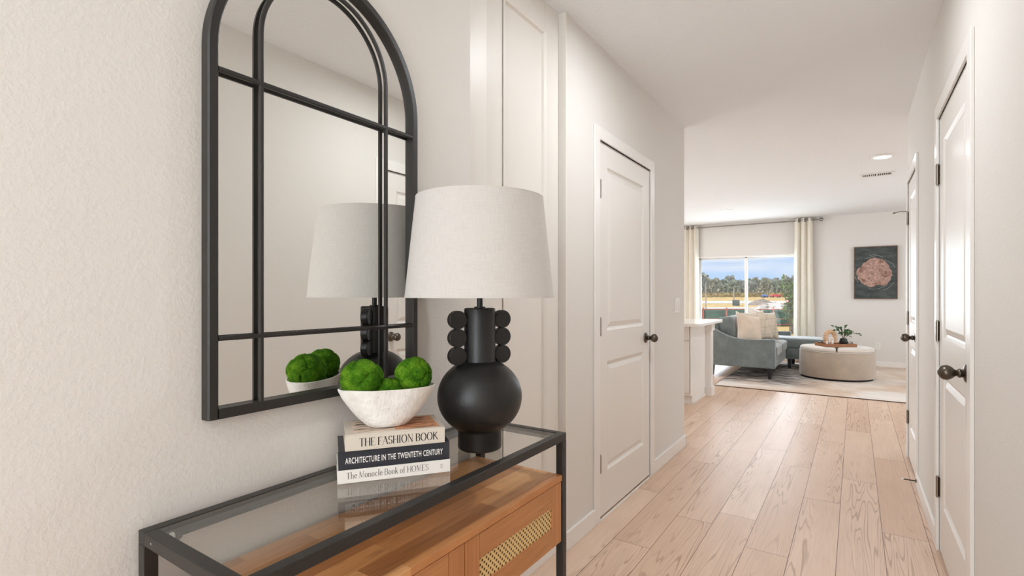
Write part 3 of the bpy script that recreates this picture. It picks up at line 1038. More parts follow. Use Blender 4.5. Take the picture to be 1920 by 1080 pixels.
pc = MB(); pc.quad(on_top(.115, .012, 1), on_top(.225, .012, 1), on_top(.222, .132, 1), on_top(.135, .134, 1)); pc.build('orange_cover_print', M['print_orange'], b3)
pc = MB(); pc.quad(on_top(.018, .012, 0), on_top(.135, .012, 0), on_top(.135, .134, 0), on_top(.018, .134, 0)); pc.build('pale_cover_print', M['print_cream'], b3)
pc = MB()
rnd = random.Random(3)
for i in range(15):
    d0 = .016 + i * .0082
    u0, u1 = (.018 + rnd.random() * .01, .10 + rnd.random() * .03) if i % 2 == 0 else (.125 + rnd.random() * .02, .19 + rnd.random() * .03)
    if i % 3 == 0: u0, u1 = .03, .2
    pts = []
    for k in range(13):
        tt = k / 12
        pts.append((u0 + (u1 - u0) * tt, d0 + .004 * math.sin(tt * 5 + i) + .002 * rnd.random()))
    wd = .0008 + .0011 * rnd.random()
    for k in range(12):
        (a, b_), (c_, d_) = pts[k], pts[k + 1]
        pc.quad(on_top(a, b_ - wd, 3), on_top(c_, d_ - wd, 3), on_top(c_, d_ + wd * (1 - .5 * (k % 2)), 3), on_top(a, b_ + wd, 3))
pc.build('cover_line_drawing', M['ink'], b3)

# ------------------------------------------------------------ bowl and moss balls
BT_ = GT + h1 + h2 + h3
bc = Vector((-.981, .902, BT_ + .001))
ca, sa_ = math.cos(SA), math.sin(SA)
bm_ = MB(); rings = []
prof = [(.046, .036, 0), (.052, .040, .003), (.072, .050, .022), (.092, .060, .046), (.108, .068, .070), (.1185, .073, .092), (.1195, .074, .0955), (.117, .0715, .097), (.112, .067, .092),
        (.098, .058, .066), (.078, .046, .036), (.045, .03, .016)]
NN = 72
for (a, b_, z) in prof:
    b_ *= .86; ring = []
    for i in range(NN):
        q = 2 * PI * i / NN
        e = 2.15
        cx_, sy_ = math.cos(q), math.sin(q)
        rr = (abs(cx_) ** e + abs(sy_) ** e) ** (-1 / e)
        wob = 1 + .018 * noise.noise(Vector((cx_ * 2, sy_ * 2, z * 30))) + .006 * noise.noise(Vector((cx_ * 9, sy_ * 9, z * 90)))
        u, v = a * rr * cx_ * wob, b_ * rr * sy_ * wob
        zz = z + (.0016 * noise.noise(Vector((cx_ * 2, sy_ * 2, 5))) if z > .02 else 0)
        ring.append(bm_.bm.verts.new((bc.x + u * ca - v * sa_, bc.y + u * sa_ + v * ca, bc.z + zz)))
    rings.append(ring)
for a, b_ in zip(rings, rings[1:]):
    for i in range(NN): bm_.bm.faces.new((a[i], a[(i + 1) % NN], b_[(i + 1) % NN], b_[i]))
bm_.bm.faces.new(rings[0][::-1]); bm_.bm.faces.new(rings[-1])
bo = bm_.build('bowl', M['plaster'], smooth=55)
tag(bo, 'oblong rough white plaster bowl standing on the book stack', 'bowl')


def moss_ball(c, r, seed, label, squash=.95):
    rd = random.Random(seed)
    b = bmesh.new(); bmesh.ops.create_icosphere(b, subdivisions=6, radius=1)
    cs = []
    tries = 0
    while len(cs) < 16 and tries < 4000:
        tries += 1
        v = Vector((rd.gauss(0, 1), rd.gauss(0, 1), rd.gauss(0, 1))).normalized()
        if all((v - w).length > .56 + .2 * rd.random() for w in cs): cs.append(v)
    for v in b.verts:
        n = v.co.normalized()
        ds = sorted((n - w).length for w in cs)
        e = ds[1] - ds[0]
        k = 1 - math.exp(-e * 9)
        h = .87 + .12 * k ** .7 + .03 * (1 - min(1, ds[0] / .6) ** 2)
        h += .012 * noise.noise(n * 14) + .017 * noise.noise(n * 46 + Vector((seed, 0, 0))) + .012 * rd.uniform(-1, 1)
        v.co = n * h * r
        v.co.z *= squash
    b.transform(Matrix.Translation(c))
    m = MB(); m.add(b)
    return tag(m.build('moss_ball', M['moss'], smooth=True), label, 'moss ball', 'moss balls in the white bowl')


def at_bowl(u, v, z): return Vector((bc.x + u * ca - v * sa_, bc.y + u * sa_ + v * ca, bc.z + z))


moss_ball(at_bowl(-.062, .0, .118), .0525, 3, 'large bright green moss ball at the left end of the white bowl', .92)
moss_ball(at_bowl(.066, .004, .120), .0475, 5, 'large bright green moss ball at the right end of the white bowl', .98)
moss_ball(at_bowl(.004, -.004, .081), .038, 9, 'smaller moss ball sunk in the middle of the white bowl', .95)

# ------------------------------------------------------------ table lamp
LX, LY = -.906, 1.187
lam = thing('table_lamp', 'black sculptural table lamp with stacked discs and a white linen drum shade on the console', 'table lamp', (LX, LY, GT))
m = MB()
prof = [(0, 0), (.058, 0), (.0625, .003), (.0635, .008), (.0630, .05)]
zc, R = .150, .1225
for i in range(30):
    a = -PI / 2 + .56 + (PI - .56 - .38) * i / 29
    r_, z_ = R * math.cos(a), zc + R * .90 * math.sin(a)
    if r_ > .047: prof.append((r_, z_))
prof += [(.0465, .2515), (.0455, .256), (.0455, .400), (.0445, .4035), (.041, .405), (0, .405)]
m.lathe(prof, (LX, LY, GT), 64); m.build('lamp_base', M['lamp_black'], lam, smooth=40)
RO = Vector((.47, .883, 0)).normalized(); RN = Vector((RO.y, -RO.x, 0))
for sg in (-1, 1):
    for k in range(3):
        c = Vector((LX, LY, GT)) + RO * sg * .0705 + Vector((0, 0, .372 - k * .0515))
        dm = MB(); hh = .0115
        dm.lathe([(0, -hh), (.0248, -hh), (.0262, -hh + .0015), (.0262, hh - .0015), (.0248, hh), (0, hh)], c, 40, RN)
        dm.build('disc', M['lamp_black'], lam, smooth=40)
MB().cyl((LX, LY, GT + .405), (LX, LY, GT + .47), .0085, n=20).cyl((LX, LY, GT + .405), (LX, LY, GT + .409), .016, n=24).cyl((LX, LY, GT + .44), (LX, LY, GT + .475), .013, n=20).build('neck', M['lamp_black'], lam, smooth=40)
z0, z1, r0, r1 = 1.2035, 1.488, .2145, .184
sh = MB(); sh.lathe([(r0, z0), (r1, z1), (r1 - .0025, z1), (r0 - .0025, z0)], (LX, LY, 0), 96, close=True)
so = sh.build('lamp_shade', M['linen'], lam, smooth=50)
for z, r in ((z0 + .001, r0 - .0004), (z1 - .001, r1)):
    tm = MB(); tm.lathe([(r + .0006, z - .0025), (r + .0006, z + .0025), (r - .003, z + .0025), (r - .003, z - .0025)], (LX, LY, 0), 96, close=True)
    tm.build('shade_edging', M['linen'], so, smooth=50)
hp = MB()
for sg in (-1, 1):
    hp.tube([(LX, LY + sg * .012, GT + .475), (LX, LY + sg * .05, GT + .54), (LX, LY + sg * .052, GT + .62), (LX, LY + sg * .02, z1 - .004), (LX, LY, z1)], .0018, 6)
for a in (0, 2.09, 4.19): hp.cyl((LX, LY, z1 - .002), (LX + (r1 - .003) * math.cos(a), LY + (r1 - .003) * math.sin(a), z1 - .006), .0016, n=6)
hp.build('harp', M['nickel'], lam, smooth=40)
MB().lathe([(0, 0), (.012, 0), (.013, .003), (.007, .006), (.008, .011), (.004, .016), (0, .017)], (LX, LY, z1 - .003), 20).build('finial', M['bronze'], lam, smooth=50)
M['bulb'] = plain('frosted_bulb', (240, 238, 232), .3)
MB().lathe([(0, .095), (.018, .09), (.029, .07), (.030, .055), (.022, .03), (.013, .012), (.013, 0), (0, 0)], (LX, LY, GT + .475), 24).build('bulb', M['bulb'], lam, smooth=60)

# ------------------------------------------------------------ kitchen island end
isl = thing('kitchen_island', 'white kitchen island end with a corner post beyond the left wall', 'kitchen island', (-2.4, 6.1, 0))
IX1 = -1.5
b = MB().box(-3.6, IX1 - .002, 5.78, 6.42, .1, .872).box(-3.6, IX1 - .02, 5.84, 6.42, 0, .1)
b.build('cabinet_body', M['trim'], isl)
MB().box(IX1 - .018, IX1, 5.84, 6.44, 0, .1).box(IX1 - .002, IX1 + .004, 5.765, 6.44, .1, .872, .001).build('end_panel', M['trim'], isl)
bs = MB().box(IX1, IX1 + .010, 5.85, 6.44, 0, .03, .003); bs.build('shoe_moulding', M['trim'], isl)
for k in range(4):
    x1_ = IX1 - .012 - k * .5; x0_ = x1_ - .49
    q = MB().box(x0_, x1_, 5.760, 5.779, .13, .70, .002).build('cabinet_door', M['trim'], isl)
    MB().box(x0_ + .06, x1_ - .06, 5.757, 5.7605, .19, .64, .001).build('door_panel', M['trim'], q)
    q = MB().box(x0_, x1_, 5.760, 5.779, .715, .86, .002).build('cabinet_drawer', M['trim'], isl)
po = MB()
po.box(-1.525, -1.435, 6.43, 6.56, .10, .80, .002); po.box(-1.54, -1.42, 6.415, 6.575, 0, .115, .004); po.box(-1.54, -1.42, 6.415, 6.575, .78, .872, .003)
po.build('corner_post', M['trim'], isl)
for z in (.52, .67):
    MB().box(-1.435, -1.431, 6.46, 6.53, z - .05, z + .05, .001).build('outlet_plate', M['white_plastic'], isl)
tag(MB().box(-3.7, -1.36, 5.56, 6.72, .8725, .905, .003).build('countertop', M['quartz']), 'white stone countertop slab lying on the kitchen island', 'countertop')

# ------------------------------------------------------------ rug
rg = thing('area_rug', 'large pale beige and grey patterned rug under the sofa and ottoman', 'rug', (.2, 8.8, 0))
MB().box(-1.56, 1.95, 7.20, 10.35, .001, .010).build('pile', M['rug'], rg)
e = MB()
for b_ in ((-1.568, 1.958, 7.192, 7.20), (-1.568, 1.958, 10.35, 10.358), (-1.568, -1.56, 7.20, 10.35), (1.95, 1.958, 7.20, 10.35)): e.box(*b_, .0005, .010)
e.build('binding', M['rug_edge'], rg)
RT = .010

# ------------------------------------------------------------ sofa
SX0, SXF, SY0, SY1 = -1.86, -.93, 8.04, 10.2
sofa = thing('sectional_sofa', 'grey-blue velvet sectional sofa with a chaise in front of the window', 'sofa', (-1.3, 9.1, RT))


def arm(y0, y1, xb=SX0):
    top = [(SXF, .575), (SXF - .2, .568), (SXF - .38, .567), (SXF - .52, .58), (SXF - .64, .615), (SXF - .74, .665), (SXF - .83, .715), (xb, .76)]
    pts = [(SXF, y0, .165)] + [(x, y0, z) for x, z in top] + [(xb, y0, .165)]
    m = MB().prism(pts, (0, y1 - y0, 0)); o = m.build('arm', M['velvet'], sofa, bevel=.018, seg=3)
    pp = [(SXF - .002, y0 + .006, .17)] + [(SXF - .002, y0 + .006, .56)] + [(x - .01, y0 + .006, z - .004) for x, z in top[0:]]
    # smooth the piping
    MB().tube([(x, y0 + .004, z + .001) for x, y, z in pp[2:]], .006, 8).build('piping', M['piping'], o, smooth=True)
    MB().tube([(SXF - .004, y0 + .004, .17), (SXF - .004, y0 + .004, .565)], .006, 8).build('piping', M['piping'], o, smooth=True)
    return o


arm(SY0, SY0 + .10)
arm(SY1 - .10, SY1)
MB().box(SX0, SXF - .015, SY0 + .1, SY1 - .1, .165, .315, .012).build('seat_base', M['velvet'], sofa, smooth=40)
MB().box(SX0, SX0 + .16, SY0 + .1, SY1 - .1, .315, .80, .03, 3).build('backrest', M['velvet'], sofa, smooth=40)


def cushion(x0, x1, y0, y1, z0, z1, name, mat, parent, crown=.02, rot=None, lean=None):
    m = MB(); n = 14
    L_, W_, T_ = x1 - x0, y1 - y0, z1 - z0
    c = Vector(((x0 + x1) / 2, (y0 + y1) / 2, (z0 + z1) / 2))
    b = bmesh.new(); bmesh.ops.create_cube(b, size=1)
    bmesh.ops.subdivide_edges(b, edges=b.edges, cuts=n, use_grid_fill=True)
    rd = min(T_, .11) * .32
    hx, hy, hz = L_ / 2, W_ / 2, T_ / 2
    for v in b.verts:
        p = Vector((v.co.x * L_, v.co.y * W_, v.co.z * T_))
        q = Vector((max(-hx + rd, min(hx - rd, p.x)), max(-hy + rd, min(hy - rd, p.y)), max(-hz + rd, min(hz - rd, p.z))))
        d = p - q
        if d.length > 1e-6: p = q + d.normalized() * rd
        dims = sorted(((L_, 0), (W_, 1), (T_, 2)))
        ax = dims[0][1]
        o1_, o2_ = dims[1][1], dims[2][1]
        hh_ = (hx, hy, hz)
        w = (1 - (p[o1_] / hh_[o1_]) ** 2) * (1 - (p[o2_] / hh_[o2_]) ** 2)
        p[ax] += math.copysign(crown * max(0, w) ** .6, p[ax]) if abs(p[ax]) > 1e-5 else 0
        p += Vector((1, 1, 1)) * .004 * noise.noise(p * 9 + c)
        v.co = p
    T = Matrix.Translation(c)
    if rot is not None: T = T @ rot
    b.transform(T); m.add(b)
    return m.build(name, mat, parent, smooth=True)


ym = (SY0 + .1 + 9.46) / 2
for a, b_ in ((SY0 + .105, ym - .003), (ym + .003, 9.455)):
    cushion(SX0 + .18, SXF + .012, a, b_, .318, .475, 'seat_cushion', M['velvet'], sofa, .018)
    cushion(SX0 + .18, SX0 + .37, a, b_, .47, .885, 'back_cushion', M['velvet'], sofa, .035, Matrix.Rotation(-.24, 4, 'Y'))
cushion(SX0 + .18, SX0 + .37, 9.46, SY1 - .11, .47, .885, 'back_cushion', M['velvet'], sofa, .035, Matrix.Rotation(-.24, 4, 'Y'))
MB().box(SXF - .015, -.40, 9.47, SY1 - .0, .165, .335, .014).build('chaise_base', M['velvet'], sofa, smooth=40)
cushion(SX0 + .18, -.385, 9.465, SY1 - .105, .338, .50, 'chaise_cushion', M['velvet'], sofa, .014)
for x, y in ((SXF - .075, SY0 + .06), (SX0 + .075, SY0 + .06), (SXF + .04, 9.53), (-.46, 9.53), (SXF + .04, SY1 - .08), (-.46, SY1 - .06), (SX0 + .075, SY1 - .06)):
    lg = MB()
    a, b_ = .032, .021
    pts = lambda h_, z: [(x - h_, y - h_, z), (x + h_, y - h_, z), (x + h_, y + h_, z), (x - h_, y + h_, z)]
    r1_, r2_ = [lg.bm.verts.new(p) for p in pts(b_, RT + .001)], [lg.bm.verts.new(p) for p in pts(a, .166)]
    lg.bm.faces.new(r1_[::-1]); lg.bm.faces.new(r2_)
    for i in range(4): lg.bm.faces.new((r1_[i], r1_[(i + 1) % 4], r2_[(i + 1) % 4], r2_[i]))
    lg.build('leg', M['dark_wood'], sofa)


def pillow(name, c, size, thick, yaw, pitch, roll, mat, label, seed=0, pip=True):
    n = 26; m = MB(); g = [[], []]
    T = Matrix.Translation(c) @ Matrix.Rotation(yaw, 4, 'Z') @ Matrix.Rotation(pitch, 4, 'X') @ Matrix.Rotation(roll, 4, 'Y')
    rim = []
    for s_ in (0, 1):
        for j in range(n + 1):
            row = []
            for i in range(n + 1):
                u, v = -1 + 2 * i / n, -1 + 2 * j / n
                t_ = (max(0, 1 - u * u) * max(0, 1 - v * v)) ** .36
                pu = u * (1 - .12 * (1 - v * v)); pv = v * (1 - .12 * (1 - u * u))
                wr = .16 * noise.noise(Vector((u * 2.1, v * 2.1, seed + s_ * 5))) * t_
                row.append(m.bm.verts.new(T @ Vector((pu * size / 2, (1 if s_ else -1) * (t_ * thick / 2) * (1 + wr * 6 * .3) + wr * .12 * thick, pv * size / 2))))
            g[s_].append(row)
        for a, b_ in zip(g[s_], g[s_][1:]):
            for i in range(n): m.bm.faces.new((a[i], a[i + 1], b_[i + 1], b_[i]))
    bmesh.ops.remove_doubles(m.bm, verts=m.bm.verts, dist=1e-5)
    root = thing(name, label, 'throw pillow', (c[0], c[1], c[2] - size / 2), 0)
    m.build('pillow_cover', mat, root, smooth=True)
    e_ = []
    for (u0, v0, u1, v1) in ((-1, -1, 1, -1), (1, -1, 1, 1), (1, 1, -1, 1), (-1, 1, -1, -1)):
        for i in range(n):
            u, v = u0 + (u1 - u0) * i / n, v0 + (v1 - v0) * i / n
            e_.append(T @ Vector((u * (1 - .12 * (1 - v * v)) * size / 2, 0, v * (1 - .12 * (1 - u * u)) * size / 2)))
    if pip: MB().tube(e_, .006, 6, True).build('piping', M['cover_white'], root, smooth=True)


pillow('throw_pillow', Vector((-1.325, 8.36, .70)), .46, .22, math.radians(58), math.radians(-16), .22, M['pillow'], 'plain beige throw pillow nearest the near sofa arm', 1)
pillow('throw_pillow', Vector((-1.28, 8.80, .725)), .49, .19, math.radians(55), math.radians(-20), -.08, M['plaid'], 'tan plaid throw pillow behind the plain beige one', 4, False)
pillow('throw_pillow', Vector((-1.19, 9.22, .715)), .46, .18, math.radians(60), math.radians(-14), .1, M['plaid'], 'pale plaid throw pillow farthest from the near sofa arm', 8)
pillow('throw_pillow', Vector((-1.38, 9.62, .78)), .42, .15, math.radians(70), math.radians(-18), .2, M['throw'], 'cream throw pillow at the far end of the sofa against the window', 12, False)

# ------------------------------------------------------------ ottoman
OX, OY, OR = -.225, 8.86, .47
ot = thing('ottoman', 'round taupe upholstered ottoman with a split cushioned lid', 'ottoman', (OX, OY, RT))
MB().lathe([(0, RT), (OR - .03, RT), (OR - .02, RT + .028), (0, RT + .028)], (OX, OY, 0), 72).build('plinth', M['black_felt'], ot, smooth=50)
MB().lathe([(0, RT + .028), (OR - .006, RT + .028), (OR, RT + .04), (OR + .004, .2), (OR, .39), (OR - .012, .407), (OR - .035, .412), (0, .412)], (OX, OY, 0), 96).build('body', M['beige_velvet'], ot, smooth=60)
MB().tube([(OX + (OR - .004) * math.cos(a * PI / 48), OY + (OR - .004) * math.sin(a * PI / 48), .404) for a in range(96)], .006, 6, True).build('piping', M['beige_top'], ot, smooth=True)
AN = math.radians(-88)
for k in (0, 1):
    m = MB(); RR = OR - .022; rings = []
    steps = [(1.0, 0), (1.012, .018), (1.0, .038), (.965, .049), (.8, .056), (.5, .058), (.2, .058)]
    nn = 40
    for sc_, z in steps:
        ring = []
        for i in range(nn + 1):
            a = AN + k * PI + PI * i / nn
            cx_, cy_ = OX + .012 * math.cos(AN + k * PI + PI / 2), OY + .012 * math.sin(AN + k * PI + PI / 2)
            ring.append(Vector((cx_ + RR * math.cos(a), cy_ + RR * math.sin(a), 0)))
        ctr = Vector((OX + .4 * RR * math.cos(AN + k * PI + PI / 2), OY + .4 * RR * math.sin(AN + k * PI + PI / 2), 0))
        rings.append([m.bm.verts.new(ctr + (p - ctr) * (1 - (1 - sc_) * 1) + Vector((0, 0, .413 + z * .9))) for p in ring])
    for a, b_ in zip(rings, rings[1:]):
        for i in range(nn + 1):
            j = (i + 1) % (nn + 1)
            m.bm.faces.new((a[i], a[j], b_[j], b_[i]))
    m.bm.faces.new(rings[-1]); m.bm.faces.new(rings[0][::-1])
    q = m.build('lid', M['beige_top'], ot, smooth=50)
    a = AN + k * PI + PI * .5
px_, py_ = OX + .452 * math.cos(math.radians(2)), OY + .452 * math.sin(math.radians(2))
MB().box(px_ - .012, px_ + .012, py_ - .03, py_ + .03, .415, .448, .004).build('pull_tab', M['dark_wood'], ot)

TZ = .413 + .0525
tray = thing('serving_tray', 'shallow brown wooden tray with dark handles lying on the ottoman', 'tray', (OX - .01, OY - .05, TZ + .001), math.radians(33))
TM = wmat(tray)


def inT(mb): mb.bm.transform(TM); return mb


tw, td = .205, .14
inT(MB().box(-tw, tw, -td, td, 0, .01)).build('tray_base', M['tray_wood'], tray)
inT(MB().box(-tw, tw, -td - .01, -td, 0, .042, .002).box(-tw, tw, td, td + .01, 0, .042, .002).box(-tw - .01, -tw, -td - .01, td + .01, 0, .042, .002).box(tw, tw + .01, -td - .01, td + .01, 0, .042, .002)).build('tray_rim', M['tray_wood'], tray)
for sg in (-1, 1):
    inT(MB().tube([(sg * (tw + .005), -.05, .040), (sg * (tw + .007), -.045, .060), (sg * (tw + .007), .045, .060), (sg * (tw + .005), .05, .040)], .006, 8)).build('handle', M['dark_wood'], tray, smooth=True)

M['chunky_knit'] = fabric('sand_terracotta', (214, 178, 146), 200, .1, .9).m
orn = thing('arch_ornament', 'small beige segmented arch ornament with a white inner arch on the tray', 'ornament', (OX - .075, OY - .065, TZ + .0115), math.radians(38))
OM = wmat(orn)


def segarch(r, tr, n, z0, name, mat, seg=True):
    # tr: tube radius; legs down to z0
    pts = [(-r, z0 + tr)]
    hleg = .10
    for i in range(3): pts.append((-r, z0 + tr + hleg * (i + 1) / 3))
    for i in range(1, n): a = PI - PI * i / n; pts.append((r * math.cos(a), z0 + tr + hleg + r * math.sin(a)))
    for i in range(4): pts.append((r, z0 + tr + hleg * (3 - i) / 3))
    mb = MB()
    if seg:
        fine = []
        rr = []
        for i in range(len(pts) - 1):
            for k in range(8):
                t_ = k / 8
                fine.append(Vector((pts[i][0] + (pts[i + 1][0] - pts[i][0]) * t_, 0, pts[i][1] + (pts[i + 1][1] - pts[i][1]) * t_)))
                rr.append(tr * (.72 + .32 * math.sin(PI * t_) ** .5))
        mb.tube(fine, rr, 16)
    else:
        mb.tube([Vector((p[0], 0, p[1])) for p in pts], tr, 12)
    mb.bm.transform(OM); return mb.build(name, mat, orn, smooth=True)


segarch(.070, .031, 9, 0, 'outer_arch', M['chunky_knit'])
m = MB(); m.tube([Vector((.027 * math.cos(PI - PI * i / 12), -.018, .085 + .027 * math.sin(PI - PI * i / 12))) for i in range(13)], .013, 10)
m.tube([Vector((-.027, -.018, .085)), Vector((-.027, -.018, .013))], .012, 10).tube([Vector((.027, -.018, .085)), Vector((.027, -.018, .013))], .012, 10)
m.bm.transform(OM); m.build('inner_arch', M['cover_white'], orn, smooth=True)
m = MB(); m.tube([Vector((0, -.01, z)) for z in (.004, .03, .06, .085)], [.013, .015, .014, .005], 12); m.bm.transform(OM); m.build('centre_post', M['chunky_knit'], orn, smooth=True)
for x in (-.085, -.005):
    m = MB().cyl((x, -.048, -.0), (x, -.048, .04), .013, n=14).sph((x, -.048, .045), .014, 14); m.bm.transform(OM); m.build('bead_tassel', M['cover_white'], orn, smooth=40)

M['pot'] = plain('black_pot', (24, 23, 23), .5)
M['leaf'] = NT('leaf_green', .5).m
_t = NT('leaf_green_mottled', .45); _t.col(_t.ramp(_t.noise(_t.pos(), 30, 2), [(.35, srgb(30, 66, 26)), (.7, srgb(86, 130, 60))])); M['leaf'] = _t.m
_t = NT('bush_green', .6); _t.col(_t.ramp(_t.noise(_t.pos(), 5, 2), [(.35, srgb(34, 66, 26)), (.7, srgb(98, 130, 50))])); M['bush'] = _t.m
M['stem'] = plain('brown_stem', (84, 66, 44), .7)
pl = thing('potted_plant', 'small green leafy plant in a black pot on the ottoman tray', 'plant', (OX + .085, OY + .02, TZ + .0115))
PX, PY, PZ = OX + .085, OY + .02, TZ + .0115
MB().lathe([(0, 0), (.034, 0), (.050, .025), (.054, .055), (.047, .09), (.043, .10), (.038, .10), (.039, .088), (0, .084)], (PX, PY, PZ), 32).build('pot', M['pot'], pl, smooth=60)
rd = random.Random(11)
stm, lf = MB(), MB()


def leaf(mb, p, d, s_, w=.4, roll=0):
    d = d.normalized(); sd = d.cross(Vector((0, 0, 1)))
    if sd.length < .1: sd = Vector((1, 0, 0))
    sd = (Matrix.Rotation(roll, 3, d) @ sd.normalized()); up = sd.cross(d)
    pts = [(0, 0), (.25, .8), (.6, 1), (1, 0)]
    c0 = [mb.bm.verts.new(p + d * s_ * a + up * .12 * s_ * math.sin(a * PI)) for a, _ in pts]
    lft = [mb.bm.verts.new(p + d * s_ * a + sd * s_ * w * b_ + up * .2 * s_ * b_) for a, b_ in pts[1:3]]
    rgt = [mb.bm.verts.new(p + d * s_ * a - sd * s_ * w * b_ + up * .2 * s_ * b_) for a, b_ in pts[1:3]]
    mb.bm.faces.new((c0[0], c0[1], lft[0])); mb.bm.faces.new((c0[1], c0[2], lft[1], lft[0])); mb.bm.faces.new((c0[2], c0[3], lft[1]))
    mb.bm.faces.new((c0[0], rgt[0], c0[1])); mb.bm.faces.new((c0[1], rgt[0], rgt[1], c0[2])); mb.bm.faces.new((c0[2], rgt[1], c0[3]))


camR = Vector((math.cos(TH), math.sin(TH), 0))
dirs = [(-.35, .30), (-.15, .26), (.1, .2), (.34, .17), (.42, .10), (.22, .13), (-.22, .12), (.05, .3), (.3, .06), (-.28, .2)]
for q, (h_, v_) in enumerate(dirs):
    e_ = Vector((PX, PY, PZ + .09)) + camR * h_ * .46 + Vector((0, 0, v_ * .62)) + Vector((-math.sin(TH), math.cos(TH), 0)) * rd.uniform(-.08, .08)
    s0 = Vector((PX, PY, PZ + .085)); pts = []
    for k in range(9):
        t_ = k / 8
        pts.append(s0.lerp(e_, t_) + Vector((0, 0, .05 * math.sin(t_ * PI))))
    stm.tube(pts, [.0025 - .0015 * k / 8 for k in range(9)], 5)
    for k in range(2, 9):
        for sg in (-1, 1):
            d = (pts[k] - pts[k - 1]).normalized() + Vector((rd.uniform(-.8, .8), rd.uniform(-.8, .8), rd.uniform(-.3, .6)))
            leaf(lf, pts[k], d, .036 * rd.uniform(.8, 1.25), .36, rd.uniform(-1, 1))
stm.build('stems', M['stem'], pl, smooth=True)
lf.build('leaves', M['leaf'], pl)

# ------------------------------------------------------------ wall art
ar = thing('wall_art', 'framed dark green painting of a pink tree-ring like bloom on the far wall', 'painting', (.29, FY, 1.14))
AX0, AX1, AZ0, AZ1 = -.015, .59, 1.142, 2.032
fr = MB()
for b_ in ((AX0, AX0 + .01, AZ0, AZ1), (AX1 - .01, AX1, AZ0, AZ1), (AX0 + .01, AX1 - .01, AZ0, AZ0 + .01), (AX0 + .01, AX1 - .01, AZ1 - .01, AZ1)):
    fr.box(b_[0], b_[1], FY - .042, FY - .002, b_[2], b_[3])
fr.build('frame', plain('walnut_frame', (122, 88, 62), .5), ar)
_t = NT('painted_dark_green', .7); _t.col(_t.ramp(_t.noise(_t.scale(_t.pos(), 3, 1, 8), 2, 4, .6), [(.35, srgb(50, 56, 56)), (.65, srgb(78, 84, 82))]))
MB().box(AX0 + .01, AX1 - .01, FY - .036, FY - .004, AZ0 + .01, AZ1 - .01).build('canvas', _t.m, ar)
acx, acz = .285, 1.578
m = MB(); pts = []
for i in range(90):
    a = 2 * PI * i / 90
    r = .245 * (1 + .22 * noise.noise(Vector((math.cos(a) * 1.5, math.sin(a) * 1.5, 0))) + .06 * abs(math.sin(a * 6.5 + math.sin(a * 2))) + .03 * math.cos(a * 3 + 1))
    pts.append((acx + r * math.cos(a) * 1.0, FY - .0375, acz + r * math.sin(a) * .88))
m.prism(pts, (0, .0012, 0))
_t = NT('painted_pink_rings', .75)
_p = _t.sep(_t.pos())
_dx = _t.math('SUBTRACT', _p[0], acx); _dz = _t.math('SUBTRACT', _p[2], acz)
_n1 = _t.noise(_t.pos(), 9, 4, .6)
_rr = _t.math('SQRT', _t.math('ADD', _t.math('MULTIPLY', _dx, _dx), _t.math('MULTIPLY', _dz, _dz)))
_sn = _t.math('SINE', _t.math('ADD', _t.math('MULTIPLY', _rr, 70.), _t.math('MULTIPLY', _n1, 60.)))
_c = _t.ramp(_n1, [(.35, srgb(128, 94, 80)), (.5, srgb(192, 156, 142)), (.65, srgb(150, 122, 114))])
_t.col(_t.mix(_t.math('MULTIPLY', _t.ramp(_sn, [(.2, 0.), (.9, 1.)]), .55), _c, srgb(96, 66, 60)))
m.build('painted_bloom', _t.m, ar)
M['chalk'] = plain('pale_chalk_line', (170, 172, 168), .8)
for r, a0, a1 in ((.30, 70, 120), (.275, 20, 62), (.29, 160, 215), (.31, -70, -30), (.275, -110, -50), (.33, 85, 105), (.3, 178, 200)):
    n = 24; m = MB()
    for i in range(n):
        q = []
        for k in (i, i + 1):
            a = math.radians(a0 + (a1 - a0) * k / n); rr = r * (1 + .03 * math.sin(k * .25))
            q.append((acx + rr * math.cos(a), acz + rr * math.sin(a) * .95)); q.append((acx + (rr + .0035) * math.cos(a), acz + (rr + .0035) * math.sin(a) * .95))
        m.quad(*[(min(AX1 - .012, max(AX0 + .012, p[0])), FY - .0372, p[1]) for p in (q[0], q[1], q[3], q[2])])
    bmesh.ops.remove_doubles(m.bm, verts=m.bm.verts, dist=1e-5)
    m.build('painted_line', M['chalk'], ar)

# ------------------------------------------------------------ outside
_t = NT('dry_grass_ground', .95, 0, None, .1)
_n = _t.noise(_t.pos(), .35, 5, .65); _n2 = _t.noise(_t.pos(), 12, 3, .6)
_c = _t.ramp(_n, [(.35, srgb(188, 152, 92)), (.55, srgb(206, 172, 112)), (.7, srgb(168, 140, 84))])
_t.col(_t.mix(_t.math('MULTIPLY', _n2, .5), _c, srgb(224, 186, 108)))
M['ground'] = _t.m
M['concrete'] = plain('pale_road', (216, 208, 198), .9, var=.08, vscale=3)
M['fabric_green'] = plain('green_fence_fabric', (38, 84, 70), .8, var=.25, vscale=3)
M['orange'] = plain('orange_rail', (176, 88, 70), .7)
_t = NT('rubble_sand', .95); _t.col(_t.ramp(_t.noise(_t.pos(), 1.6, 5, .7), [(.38, srgb(96, 84, 74)), (.5, srgb(188, 176, 164)), (.62, srgb(232, 228, 224))])); _t.bump(_t.noise(_t.pos(), 4, 4), .8, .1)
M['rubble'] = _t.m
M['dark_rubble'] = plain('dark_rubble', (142, 128, 116), .95, var=.5, vscale=3)
_t = NT('blue_grey_tarp', .8); _t.col(_t.ramp(_t.noise(_t.pos(), 2.5, 4, .7), [(.4, srgb(120, 134, 144)), (.6, srgb(196, 206, 212))]))
M['tarp'] = _t.m


def gz(y): return -.12 + max(0, (y - 40)) * .0036


